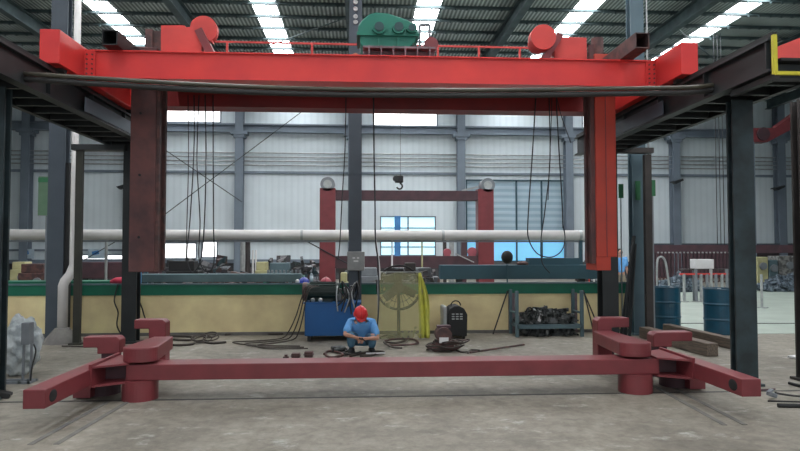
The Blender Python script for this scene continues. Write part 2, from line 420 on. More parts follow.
# cable tray: wall columns
for i, px in enumerate((-78, 30, 132, 240.5, 352, 460, 566.5, 672, 776, 880)):
    p = at(px, 200, YB)
    mb = MB().ibeam((p.x, YB - .35, 0), (p.x, YB - .35, H_ROOF), 0.42, 0.5, 0.05, up=(0, 1, 0))
    mb.box(p.x - .45, p.x + .45, YB - .7, YB - .1, wz(138), wz(135))
    mb.box(p.x - .3, p.x + .3, YB - .65, YB - .1, wz(141), wz(138))
    o = struct(mb, 'trim_%d' % (12 + i), M['wallcol'])

# roof, rooflights, purlins, rafters
SK = []
for k in (-1.085, -.405, .272, .93, 1.585):
    X = k * 8.7 + 0.0
    SK.append((X - .43, X + .43))
xs = [XL] + [v for s in SK for v in s] + [XR]
mb = MB()
for i in range(0, len(xs), 2): mb.box(xs[i], xs[i + 1], -8, YB + .25, H_ROOF, H_ROOF + .08)
roof = struct(mb, 'ceiling', M['roof'])
for a_, b_ in SK:
    MB().box(a_, b_, -2, YB, H_ROOF + .03, H_ROOF + .06).build('rooflight', M['skylight'], roof)
    MB().box(a_, b_, -8, -2, H_ROOF + .03, H_ROOF + .06).build('rooflight_sheet', M['roof'], roof)
y = 0.6
while y < YB - .3:
    mb = MB().box(XL, XR, y - .04, y + .04, H_ROOF - .09, H_ROOF - .003)
    mb.box(XL, XR, y - .04, y + .08, H_ROOF - .10, H_ROOF - .085)
    if y > 20:   # hanging clips along the purlins
        x = -16
        while x < 22:
            mb.box(x - .03, x + .03, y - .07, y - .04, H_ROOF - .17, H_ROOF - .08); x += .42
    mb.build('purlin', M['purlin'], roof)
    y += 1.25
for X in (-17.9, -12.1, -6.3, -.45, 5.4, 11.4, 17.3, 23.2):
    MB().ibeam((X, -8, H_ROOF - .5), (X, YB, H_ROOF - .5), 0.26, 0.5, 0.03).build('rafter', M['purlin'], roof)
mb = MB()
for (a_, b_) in ((( -12.1, 25, 0), (-6.3, 31, 0)), ((-.45, 22, 0), (-6.3, 28, 0)), ((5.4, 24, 0), (11.4, 30, 0)), ((11.4, 22, 0), (17.3, 28, 0)), ((-.45, 26, 0), (5.4, 31, 0))):
    mb.cyl((a_[0], a_[1], H_ROOF - .4), (b_[0], b_[1], H_ROOF - .4), 0.025, seg=6)
mb.build('tie_rod', M['purlin'], roof)

# ------------------------------------------------------------------ low yellow wall with green coping band
WY = 12.35
xl, xr = XL + 3, at(634, 300, WY).x
wtop = at(560, 283, WY).z
ztl = wtop
wall = struct(MB().box(xl, xr, WY, WY + .26, 0, wtop - .21), 'wall_low', M['yellowwall'])
MB().box(xl, xr, WY - .02, WY + .30, wtop - .21, wtop).build('green_band', M['greenband'], wall)
MB().box(xl, xr, WY - .035, WY + .02, wtop - .012, wtop + .02).build('coping_edge', M['tealgrey'], wall)
MB().box(xl, xr, WY - .025, WY, 0, .06).build('grimy_skirting', M['concrete'], wall)
# second, further kerb seen beyond on the left
MB().box(xl, at(132, 285, WY + .8).x, WY + .26, WY + .75, wtop - .15, wtop + .05).build('ledge', M['greenband'], wall)

# ------------------------------------------------------------------ building columns of the inner row
def column(px, base_y, Y, w, d, m, label, top=H_ROOF - .75, name='steel_column', t=0.03, rot=0):
    p = at(px, 300, Y)
    o = thing(name, label, 'steel column', (p.x, Y, 0))
    MB().ibeam((0, 0, 0), (0, 0, top), w, d, t, up=(0, 1, 0)).build('shaft', m, o)
    MB().box(-w / 2 - .06, w / 2 + .06, -d / 2 - .06, d / 2 + .06, 0, .025).build('base_plate', m, o)
    return o
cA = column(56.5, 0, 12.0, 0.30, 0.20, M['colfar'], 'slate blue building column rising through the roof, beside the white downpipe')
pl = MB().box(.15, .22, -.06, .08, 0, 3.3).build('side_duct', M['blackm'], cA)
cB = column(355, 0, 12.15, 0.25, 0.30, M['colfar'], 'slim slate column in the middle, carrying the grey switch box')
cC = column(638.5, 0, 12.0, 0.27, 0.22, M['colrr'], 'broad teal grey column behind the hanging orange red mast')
mb = MB()
for k in range(40): mb.bar((.20, -.1, .3 + k * .22), (.20, .1, .3 + k * .22), .02)
mb.bar((.20, -.1, 0.1), (.20, -.1, 9.2), .025); mb.bar((.20, .1, 0.1), (.20, .1, 9.2), .025)
mb.bar((.12, 0, 1), (.21, 0, 1), .02); mb.bar((.12, 0, 8), (.21, 0, 8), .02)
mb.build('ladder', M['silver'], cC)
# ceramic insulators on the middle column
for k, (py, wh) in enumerate(((2, 'topmost'), (9, 'second from the top'), (16.5, 'third from the top'), (22, 'lowest'))):
    p = at(355.5, py, 11.98)
    mb = MB().torus(p, .035, .012, 'Y', 14, 6)
    mb.bar(p + Vector((0, .0, 0)), p + Vector((0, .03, 0)), .05)
    o = mb.build('insulator_ring', M['chainw']); tag(o, 'small white insulator ring on the middle column, ' + wh + ' of four', 'insulator', 'insulator rings up the middle column')
# switch box on the middle column
p = at(356, 261, 11.9)
o = thing('switch_box', 'grey electrical switch box fixed on the middle column', 'electrical box', (p.x, 11.90, p.z))
MB().obox((0, 0, 0), (.33, .16, .36), bev=.01).build('case', M['greybox'], o)
MB().obox((0, -.085, 0), (.28, .012, .31)).build('door', M['greybox'], o)
mb = MB().obox((-.04, -.097, .06), (.05, .015, .03)).obox((.04, -.097, .06), (.04, .015, .03)).obox((0, -.097, .0), (.09, .012, .03))
mb.build('dial', M['white'], o)
MB().tube(spline([(.05, 0, -.18), (.06, -.02, -.5), (-.02, -.04, -.8), (.0, -.03, -1.1)]), .018).build('conduit', M['rubber'], o)
# downpipe and concrete foot
p = at(64, 300, 11.6)
mb = MB().tube([(p.x - .02, 11.6, .16), (p.x - .02, 11.6, 1.02), (p.x + .0, 11.62, 1.10), (p.x + .06, 11.7, 1.22), (p.x + .09, 11.72, 1.34), (p.x + .09, 11.72, 1.4), (p.x + .09, 11.72, H_ROOF - .3)], [.085, .085, .085, .085, .08, .06, .06], 14)
dp = mb.build('downpipe', M['pipe'], smooth=True); tag(dp, 'white rainwater downpipe with an elbow, standing on a concrete foot', 'pipe')
mb = MB()
q = Vector((p.x - .02, 11.6, 0))
mb.cyl(q, q + Vector((0, 0, .26)), .34, .12, seg=10)
tag(mb.build('concrete_foot', M['concrete']), 'sloping concrete foot around the white downpipe', 'concrete block')

# long white pipe crossing the hall behind the low wall
PY = 15.0
a = at(-60, 236, PY); b = at(599, 235, PY); zc = at(400, 235.2, PY).z
o = thing('overhead_pipe', 'long white lagged pipe running across the hall above the low wall', 'pipe', (a.x, PY, zc))
L_ = b.x - a.x
MB().cyl((0, 0, 0), (L_, 0, 0), .125, seg=24).build('jacket', M['pipe'], o, smooth=True)
for k in range(5): MB().cyl((1.5 + k * 3.4, 0, 0), (1.56 + k * 3.4, 0, 0), .133, seg=24).build('band', M['silver'], o)
for k in (0.3, .97):
    MB().box(L_ * k - .04, L_ * k + .04, -.04, .04, -zc, -.12).build('support_post', M['teal'], o)
MB().box(0, L_, -.03, .03, -.17, -.13).build('support_rail', M['grey'], o)

# ------------------------------------------------------------------ runways (left and right) with posts
def runway(side, xi, y0, y1, label):
    """xi inner edge x; deck extends outward by 0.95"""
    s = side; z1 = 3.92; z0 = 3.56
    o = thing('crane_runway', label, 'crane runway', (xi, y0, 0))
    L_ = y1 - y0
    g = MB().ibeam((s * .07, 0, (z0 + z1) / 2), (s * .07, L_, (z0 + z1) / 2), .14, z1 - z0, .028)
    for k in range(int(L_ / 1.2) + 1):
        yy = min(.05 + k * 1.2, L_ - .02); g.box(min(s * .01, s * .13), max(s * .01, s * .13), yy, yy + .015, z0 + .02, z1 - .02)
    g.build('girder', M['black'], o)
    MB().box(s * .07 - .03, s * .07 + .03, 0, L_, z1, z1 + .06).build('rail', M['blackm'], o)
    MB().ibeam((s * .74, 0, z0 + .06), (s * .74, L_, z0 + .06), .08, .12, .018).build('edge_beam', M['black'], o)
    for k in range(int(L_ / .45)):
        MB().box(min(s * .14, s * .70), max(s * .14, s * .70), .1 + k * .45, .16 + k * .45, z0 + .01, z0 + .11).build('joist', M['black'], o)
    MB().box(min(s * .14, s * .78), max(s * .14, s * .78), 0, L_, z0 + .12, z0 + .15).build('deck', M['blackm'], o)
    return o
YE = 12.2
lx = -3.84; rx = 4.27
rl = runway(-1, lx, 4.2, YE, 'black steel crane runway and walkway on the left, above the upright dark column')
rr = runway(1, rx, 6.22, YE, 'black steel crane runway on the right, its square cut end in view')
# painted diagonal stays under the walkways
MB().box(-.012, .0, 4.6, 7.0, 3.60, 3.80).build('repainted_patch', M['wallcol'], rl)
MB().box(.0, .012, 2.3, 4.8, 3.60, 3.80).build('repainted_patch', M['colfar'], rr)
# yellow edged platform and handrail past the right runway
mb = thing('service_platform', 'yellow edged service platform with one yellow handrail post, beyond the right runway end', 'platform', (rx + .03, 6.08, 3.50))
MB().box(0, 3.2, 0, .13, -.05, 0).build('deck', M['black'], mb)
MB().box(.02, .1, .1, .9, -.02, .04).build('bracket', M['black'], mb)
MB().box(-.06, 3.2, -.03, 0, -.02, .015).build('toe_board', M['yellow'], mb)
q = at(775.5, 72, 6.10)
MB().bar((q.x - rx - .03, 0.03, 0), (q.x - rx - .03, .03, .41), .04).build('handrail_post', M['yellow'], mb)
# portal posts
def post(px, Y, w, d, m, label, top=3.555, name='runway_column', dx=0, base=True):
    p = at(px, 300, Y)
    o = thing(name, label, 'steel column', (p.x, Y, 0))
    MB().ibeam((0, 0, 0), (0, 0, top), w, d, .03, up=(0, 1, 0)).build('shaft', m, o)
    if base: MB().box(-w / 2 - .05, w / 2 + .05, -d / 2 - .05, d / 2 + .05, 0, .03).build('base_plate', m, o)
    return o
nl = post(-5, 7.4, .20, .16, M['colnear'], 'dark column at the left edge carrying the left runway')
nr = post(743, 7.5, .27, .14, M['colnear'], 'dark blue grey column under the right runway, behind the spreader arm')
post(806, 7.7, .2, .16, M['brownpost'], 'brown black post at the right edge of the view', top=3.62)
post(131, 11.5, .26, .22, M['black'], 'black column behind the rusty left mast')
post(608, 11.45, .30, .28, M['black'], 'black column directly below the orange red mast')
post(77.5, 11.35, .12, .07, M['olive'], 'slim olive grey post between white downpipe and rusty mast', top=3.50)
post(649, 11.6, .13, .10, M['brownpost'], 'slim brown post just right of the broad teal grey column', top=3.50)
# crossheads of the far portal bents
a, b = at(73, 147.5, 11.35), at(126, 147.5, 11.35)
tag(MB().box(a.x, b.x, 11.27, 11.43, a.z - .05, a.z + .05).build('crosshead', M['black']), 'short dark crosshead joining the slim olive post to the black column', 'steel beam')
a, b = at(616, 150.5, 11.6), at(652, 150.5, 11.6)
tag(MB().box(a.x, b.x, 11.52, 11.68, a.z - .05, a.z + .05).build('crosshead', M['brownpost']), 'short dark crosshead on the slim brown post by the orange red mast', 'steel beam')

# sagging cable between the near columns
a, b = at(14, 73, 7.3), at(724, 82.5, 7.35)
pts = []
for px, py in ((14, 73), (100, 78.5), (200, 84.5), (300, 88.3), (400, 89.8), (500, 90), (600, 88.7), (694, 87)):
    pts.append(at(px, py, 7.35))
pts.append(at(727, 82, 7.35))
o = thing('supply_cable', 'long sagging olive grey supply cable strung between the two near columns', 'cable', (pts[0].x, 7.35, 0))
pp = [p - Vector((pts[0].x, 7.35, 0)) for p in spline(pts, 8)]
MB().tube(pp, .026, 8).build('sheath', M['cablec'], o, smooth=True)
MB().tube([p + Vector((0, .02, -.06)) for p in pp], .034, 8).build('lower_sheath', M['rubber'], o, smooth=True)

# ------------------------------------------------------------------ the red lifting bridge
ZB, ZT = 4.0, 4.375
XA, XB = -3.66, 4.18
br = thing('lifting_bridge', 'long bright red double girder bridge spanning the two runways', 'crane bridge', (0, 8.54, 0))
def girder(y0, m, name):
    mb = MB(); w = .34
    mb.box(XA, XB, y0, y0 + w, ZB + .012, ZT - .015)
    mb.box(XA, XB, y0 - .035, y0 + w + .035, ZT - .018, ZT)
    mb.box(XA, XB, y0 - .012, y0 + w + .012, ZB, ZB + .014)
    return mb.build(name, m, br)
girder(0, M['red'], 'front_girder'); girder(1.65, mat('shaded_red_paint', (0.30, 0.022, 0.022), .5, 0, (0.16, .018, .02), 1.3), 'rear_girder')  # shade under the platform is painted into the rear girder's red
for sx, x0, x1 in ((-1, -3.98, -3.74), (1, 4.18, 4.41)):
    mb = MB().box(x0, x1, -.72, 2.25, ZB - .02, ZT + .03)
    ec = mb.build('end_carriage', M['red'], br, bevel=.008)
    yi = x1 if sx < 0 else x0
    MB().box(min(yi, yi - sx * .14), max(yi, yi - sx * .14), -.02, .36, ZB, ZT).build('end_plate', M['red'], br)
    MB().box(min(yi, yi - sx * .14), max(yi, yi - sx * .14), 1.63, 2.01, ZB, ZT).build('end_plate', M['red'], br)
    for r_ in range(5):
        for q_ in (0, 1):
            X = yi - sx * (.03 + .07 * q_)
            for yb in (-.022, 1.628): MB().cyl((X, yb - .015, ZB + .05 + r_ * .065), (X, yb + .005, ZB + .05 + r_ * .065), .012, seg=6).build('bolt', M['rust'], br)
    for yy in (-.45, 1.9):
        MB().cyl((x0 + .05, yy, ZB - .02), (x1 - .05, yy, ZB - .02), .055, seg=18).build('wheel', M['blackm'], br)
# platform between girders and handrail
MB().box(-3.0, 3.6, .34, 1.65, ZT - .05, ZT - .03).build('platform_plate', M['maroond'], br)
mb = MB()
zr = at(400, 45, 10.45).z
mb.bar((at(205, 44, 10.45).x, 1.93, zr), (at(545, 44, 10.45).x, 1.93, zr), .03)
for px in (205, 227, 312, 395, 438, 479, 520, 545):
    X = at(px, 44, 10.45).x; mb.bar((X, 1.93, ZT), (X, 1.93, zr), .035)
mb.build('handrail', M['red2'], br)
# winch housings on the girders (part of the bridge)
def poly_px(pts, Y):
    return [(at(x, y, Y).x, at(x, y, Y).z) for x, y in pts]
Y0 = 8.95
zt = ZT
def disc_profile(cx, cy, r, a0, a1, n=14):
    return [(cx + r * math.cos(rad(a0 + (a1 - a0) * k / n)), cy - r * math.sin(rad(a0 + (a1 - a0) * k / n))) for k in range(n + 1)]
# left: box flowing into a round cheek plate
pl_ = [(163, 60), (163, 28), (190, 27)] + disc_profile(203, 29.5, 14, 150, -50, 14) + [(213, 43), (203, 36), (200, 60)]
def px2(pts, Y): return [(at(x, y, Y).x, max(at(x, y, Y).z, ZT)) for x, y in pts]
pol = px2(pl_, Y0)
MB().prism(pol, Y0 - 8.54, Y0 - 8.54 + .12).build('sheave_cheek', M['red2'], br)
pol2 = px2([(167, 60), (167, 32), (190, 32), (200, 60)], Y0 + .4)
MB().prism(pol2, Y0 - 8.54 + .12, Y0 - 8.54 + .55).build('winch_box', M['red2'], br)
d = at(200, 35, Y0)
st = MB()
a = at(201, 33, Y0 + .1); b = at(217, 62, Y0 + .1)
st.bar((a.x, .45, a.z), (b.x - .02, .45, max(b.z, ZT + .02)), .11, .22, up=(0, 1, 0)); st.build('stay_plate', M['maroon'], br)
for k, (px, w) in enumerate(((150, 3.5), (157, 4))):
    q0 = at(px - w, 30, 9.9); q1 = at(px + w, 30, 9.9)
    MB().box(q0.x, q1.x, 1.3 + .1 * k, 1.42 + .1 * k, ZT - .03, q0.z).build('bracket', M['brownred'], br)
# right: disc with stay, box, small drum
c = at(540, 41, Y0 + .4); R_ = 12.5 / F_PX * 9.6
MB().cyl((c.x, .62, c.z), (c.x, .80, c.z), R_, seg=28).build('sheave_cheek', M['red2'], br)
MB().cyl((c.x, .80, c.z), (c.x, 1.0, c.z), R_ * .75, seg=28).build('sheave', M['red2'], br)
a = at(553, 38, Y0 + .5); b = at(533, 60, Y0 + .5)
MB().bar((a.x + .06, .85, a.z - .0), (b.x, .85, ZT + .01), .1, .3, up=(0, 1, 0)).build('stay_plate', M['maroon'], br)
a = at(554, 36.5, 9.4); b = at(587, 36.5, 9.4)
MB().obox(((a.x + b.x) / 2, 1.16, (ZT + a.z) / 2 - .02), (b.x - a.x, .6, a.z - ZT + .04), bev=.015).build('winch_box', M['red2'], br)
a = at(598, 38, 9.7)
MB().cyl((a.x, 1.2, ZT), (a.x, 1.2, a.z), .10, seg=18).build('bollard', M['brownred'], br, smooth=False)
# small wedge plate beside the gearbox
a = at(356, 55, 9.0)
MB().prism([(a.x - .25, ZT), (a.x + .04, ZT), (a.x + .05, ZT + .10), (a.x, ZT + .13), (a.x - .08, ZT + .10)], .30, .5).build('wedge_plate', mat('pale_orange', (0.6, 0.25, 0.15), .6), br)
# base frame for gearbox
a, b = at(363, 50, 9.3), at(432, 50, 9.3)
gz = at(390, 49.5, 9.0).z
mb = MB().box(a.x, b.x, .30, 1.2, gz - .03, gz).box(a.x, b.x, .45, .5, ZT, gz)
for k in range(6):
    X = a.x + (b.x - a.x) * (k + .5) / 6; mb.box(X - .01, X + .01, .28, 1.2, ZT, gz)
mb.build('gearbox_frame', M['stripm'], br)
# lettering-like worn stencil on the girder web is illegible: left as wear in the paint

# gearbox
gy = 8.98
gb = thing('gearbox', 'green cast reduction gearbox with three round bearing covers, on top of the red bridge', 'gearbox', (at(390, 49, gy).x, gy, gz + .0))
ox, oz = gb.location.x, gb.location.z
def gp(pts): return [(at(x, y, gy).x - ox, max(at(x, y, gy).z - oz, 0)) for x, y in pts]
prof = [(364, 49), (360, 43), (360, 34), (358, 33), (358, 26), (362, 20), (369, 14), (376, 12), (388, 13), (400, 17), (408, 20), (414, 25), (418, 30), (418, 35), (414, 43), (408, 49)]
MB().prism(gp(prof), 0, .55).build('casing', M['green'], gb, bevel=.02)
a = gp([(357.5, 33.4), (418.5, 31)]);
MB().box(a[0][0] - .01, a[1][0] + .01, -.04, .59, a[0][1] - .035, a[0][1] + .015).build('split_flange', M['green'], gb)
for (cx, cy, r) in ((379, 29, 6.9), (398.5, 29, 6.6), (411.5, 30, 5)):
    q = gp([(cx, cy)])[0]; rr_ = r / F_PX * 9.0
    bo = MB().cyl((q[0], -.10, q[1]), (q[0], .02, q[1]), rr_, seg=26).build('bearing_boss', M['green'], gb)
    MB().cyl((q[0], -.115, q[1]), (q[0], -.095, q[1]), rr_ * .68, seg=24).build('bearing_cover', mat('dark_green_cover', (0.02, 0.07, 0.075), .5), bo)
for cx in (379, 398):
    q = gp([(cx, 40)])[0]; MB().box(q[0] - .012, q[0] + .012, -.05, .02, 0, q[1] + .03).build('web_rib', M['green'], gb)
for cx in (368, 385, 404):
    q = gp([(cx, 18)])[0]; MB().torus((q[0], .27, q[1] + (-.01 if cx != 385 else .06)), .04, .012, 'Y', 14, 6).build('lifting_eye', M['green'], gb)
# brake and coupling
bk = thing('winch_brake', 'dark red round brake drum with a grey thruster frame, right of the green gearbox', 'brake', (at(428, 50, gy).x, gy + .1, gz))
def bp(x, y): q = at(x, y, gy); return q.x - bk.location.x, q.z - bk.location.z
q = bp(432, 41.5); MB().cyl((q[0], 0, q[1]), (q[0], .18, q[1]), .105, seg=22).build('drum', M['maroon'], bk)
q0 = bp(421, 20); q1 = bp(431, 20); mb = MB().bar((q0[0], .1, 0), (q0[0], .1, q0[1]), .035).bar((q1[0], .1, 0), (q1[0], .1, q1[1]), .035).bar((q0[0], .1, q0[1]), (q1[0], .1, q1[1]), .04)
mb.build('thruster_frame', M['grey'], bk)
q = bp(420, 45); MB().cyl((q[0] - .09, .12, q[1]), (q[0] + .12, .12, q[1]), .05, seg=16).build('coupling', M['silver'], bk)

# square tubes lying over the bridge
for (px0, py0, px1, py1, lab) in ((102, 30, 117.5, 42.5, 'dark open ended square steel tube lying on the left end of the red bridge'),
                                 (635.5, 33, 646.5, 50, 'brown open ended square steel tube lying on the right end of the red bridge')):
    Y = 8.3 if px0 < 400 else 8.0; a = at(px0, py0, Y); b = at(px1, py1, Y)
    w = b.x - a.x; h = w; zb = ZT + .002
    o = thing('square_tube', lab, 'steel tube', (a.x, Y, zb))
    t = .014; mb = MB(); Lq = 2.4
    if px0 > 400: w = .19; h = .21
    mb.box(0, t, 0, Lq, 0, h).box(w - t, w, 0, Lq, 0, h).box(t, w - t, 0, Lq, 0, t).box(t, w - t, 0, Lq, h - t, h)
    mb.build('tube_wall', M['black'] if px0 < 400 else M['brownred'], o)
    MB().box(t, w - t, .5, .51, t, h - t).build('inner_stop', M['blackm'], o)

# masts hanging through the bridge
def mast(px0, px1, pyt, pyb, Y, d, m, label, step=None, side=None):
    a = at(px0, pyt, Y); b = at(px1, pyb, Y)
    w = b.x - a.x; hh = a.z - b.z
    o = thing('guide_mast', label, 'mast', ((a.x + b.x) / 2, Y + d / 2, b.z))
    return o, w, hh
Y = 9.15
o, w, hh = mast(131, 154, 86, 272, Y, .46, None, 'rusty dark box mast hanging through the left end of the red bridge')
# centre so that the inner side face shows
MB().box(-w / 2, w / 2, -.23, .23, 0, hh + .58).build('box_section', M['rust'], o, bevel=.012)
MB().box(w / 2, w / 2 + .045, -.20, -.13, 0.02, hh + .3).build('guide_strip', M['brownred'], o)
MB().box(w / 2, w / 2 + .045, .06, .13, 0.02, hh + .3).build('guide_strip', M['brownred'], o)
mb = MB()
for k in range(3): mb.cyl((-w * .1, -.245, .5 + k * .9), (-w * .1, -.23, .5 + k * .9), .02, seg=8)
mb.build('plug', M['blackm'], o)
o2, w, hh = mast(594.5, 617.5, 60, 257, 9.15, .46, None, 'orange red box mast hanging through the right end of the red bridge')
MB().box(-w / 2, w / 2, -.23, .23, 0, hh + .10).build('box_section', M['orange'], o2, bevel=.01)
MB().box(-w / 2, w / 2 - .1, -.22, .22, -.2, 0).build('lower_section', M['orange'], o2)
MB().box(-w / 2 - .06, -w / 2, -.20, -.13, -.1, hh + .25).build('guide_strip', M['rust'], o2)
MB().box(-w / 2 - .05, -w / 2, .05, .13, -.1, hh + .25).build('guide_strip', M['rust'], o2)
MB().box(-w / 2 - .02, -w / 2, -.13, .05, -.1, hh + .1).build('side_plate', M['rust'], o2)
MB().box(-.006, .006, -.236, -.229, 0, hh).build('weld_seam', M['maroon'], o2)

# ------------------------------------------------------------------ lower spreader frame
sp = thing('spreader_frame', 'oxide red steel spreader frame with two forward pointing arms, resting low across the floor', 'spreader frame', (0, 7.12, 0))
BZ0, BZ1 = .225, .40
def rr_box(mb, x0, x1, y0, y1, z0, z1): return mb.box(x0, x1, y0, y1, z0, z1)
MB().box(-2.62, 3.48, 0, .33, BZ0, BZ1).build('main_beam', M['maroon'], sp, bevel=.008)
MB().box(-2.93, -2.6, .12, .22, BZ0, BZ1).build('tongue', M['maroond'], sp)
MB().box(3.46, 3.79, .12, .22, BZ0, BZ1).build('tongue', M['maroond'], sp)
for sx, xc, yn in ((-1, -3.0, 5.93), (1, 3.86, 5.98)):
    # open cross member arm, with its oval slot on the inner side
    x0, x1 = xc - .10, xc + .10; ya = yn - 7.12
    mb = MB().box(x0, x1, ya, .45, BZ0, BZ1)
    arm = mb.build('arm', M['maroon'], sp, bevel=.008)
    xi = x1 if sx < 0 else x0
    zc = (BZ0 + BZ1) / 2 + .01
    hole = MB().sph((0, 0, 0), (.012, .075, .058), seg=24, rings=12); hole.move((xi, ya + .15, zc - .01))
    hole.build('slot', M['blackm'], arm)
    # fish plates where arm and beam meet
    MB().box(min(xi, xi - sx * -.0) - .015, xi + .015, -.25, .55, BZ0 - .02, BZ1 + .05).build('joint_plate', M['maroon'], sp)
    for zz in (BZ1 + .004, BZ0 - .024):
        g = [(xi, -.22), (xi - sx * .32, -.03), (xi - sx * .32, .36), (xi, .55)]
        MB().prism(g if sx < 0 else g[::-1], zz, zz + .02, 'Z').build('gusset', M['maroon'], sp)
    # drums
    cx = xc - sx * (.50 if sx < 0 else .62)
    c0 = Vector((cx, .12, 0))
    MB().cyl(c0 + Vector((0, 0, .0)), c0 + Vector((0, 0, BZ0 - .002)), .195, seg=36).build('drum', M['maroon'], sp, smooth=False)
    c1 = Vector((xc + sx * .04, .42, 0))
    MB().cyl(c1, c1 + Vector((0, 0, .17)), .20, seg=32).build('roller', M['maroond'], sp)
    MB().box(c1.x - .19 if sx < 0 else c1.x + .0, c1.x - .0 if sx < 0 else c1.x + .19, c1.y - .32, c1.y - .1, .02, .18).build('roller_guard', M['maroon'], sp)
    # link plate on top: rounded nose over the drum, running back and inwards
    n = 14; nose = []
    ang = rad(12) * (-sx)                                   # leans inward as it goes back
    dx, dy = math.sin(ang), math.cos(ang)
    if sx < 0:
        dx, dy = 0.0, 1.0
    else:
        dx, dy = 0.0, 1.0
    px_, py_ = dy, -dx
    for k in range(n + 1):
        a_ = PI * k / n
        u = -math.cos(a_) * .19; v = -math.sin(a_) * .15
        nose.append((cx + px_ * u + dx * v, .12 + py_ * u + dy * v))
    Lk = .80 if sx < 0 else 1.0
    e1 = (cx + .12, .12 + dy * Lk); e2 = (cx - .12, .12 + dy * Lk)
    poly = nose + [e1, e2]
    MB().prism(poly, BZ1 + .024, BZ1 + .185, 'Z').build('link', M['maroon'], sp, bevel=.012)
    # hook brackets: an upright with a cap pointing outward
    def bracket(X, Y, w, ztop, hcap, ext, dsy=.2, zb=BZ1):
        pr = [(X - w / 2, zb), (X + w / 2, zb), (X + w / 2, ztop - .03), (X + w / 2 - .04, ztop), (X - w / 2 + .04, ztop), (X - w / 2, ztop - .03)]
        if sx < 0:
            pr = [(X - w / 2, zb), (X + w / 2, zb), (X + w / 2, ztop - .04), (X + w / 2 - .04, ztop), (X - w / 2 - ext, ztop), (X - w / 2 - ext, ztop - hcap), (X - w / 2, ztop - hcap)]
        else:
            pr = [(X + w / 2, zb), (X - w / 2, zb), (X - w / 2, ztop - .04), (X - w / 2 + .04, ztop), (X + w / 2 + ext, ztop), (X + w / 2 + ext, ztop - hcap), (X + w / 2, ztop - hcap)]
        b_ = MB().prism(pr, Y, Y + dsy).build('hook_bracket', M['maroon'], sp, bevel=.012)
        return b_
    if sx < 0:
        q = at(111, 336, 7.95); bracket(q.x, .75, .27, q.z, .13, .17)
        q = at(158, 319.5, 8.45); bracket(q.x, 1.30, .22, q.z, .12, .19, zb=.15)
        MB().box(q.x - .1, q.x + .1, 1.33, 1.47, .15, BZ1).build('hanger', M['maroon'], sp)
    else:
        q = at(658, 331, 8.1); bracket(q.x, .85, .25, q.z, .12, .28)
        q = at(603, 317.5, 8.3); bracket(q.x, 1.12, .20, q.z, .13, .24, zb=.15)
# foot under the back brackets so nothing floats
for px, Y in ((158, 8.5), (606, 8.35), (111, 7.97), (658, 8.07)):
    q = at(px, 340, Y); MB().box(q.x - .09, q.x + .09, Y - 7.12 - .06, Y - 7.12 + .1, 0, BZ1 + .02).build('foot', M['maroond'], sp)

# ------------------------------------------------------------------ people
def skin_mesh(verts, edges, radii, root=0, sub=2):
    me = bpy.data.meshes.new('tmp'); me.from_pydata([tuple(v) for v in verts], edges, [])
    ob = bpy.data.objects.new('tmp', me); C.objects.link(ob)
    sk = ob.modifiers.new('s', 'SKIN'); sk.use_smooth_shade = True
    lay = me.skin_vertices[0].data
    for i, r in enumerate(radii):
        lay[i].radius = (r, r) if isinstance(r, float) or isinstance(r, int) else r
        lay[i].use_root = (i == root)
    ss = ob.modifiers.new('u', 'SUBSURF'); ss.levels = sub; ss.render_levels = sub
    dg = bpy.context.evaluated_depsgraph_get(); dg.update()
    ev = ob.evaluated_get(dg)
    out = bpy.data.meshes.new_from_object(ev)
    bpy.data.objects.remove(ob); bpy.data.meshes.remove(me)
    return out

def chainmesh(chains, root=0):
    """chains: list of lists of (key, pos, radius) or key strings to join"""
    idx = {}; V = []; E = []; R = []
    for ch in chains:
        prev = None
        for it in ch:
            if isinstance(it, str): k = idx[it]
            else:
                k = len(V); idx[it[0]] = k; V.append(Vector(it[1])); R.append(it[2])
            if prev is not None: E.append((prev, k))
            prev = k
    return skin_mesh(V, E, R, root)

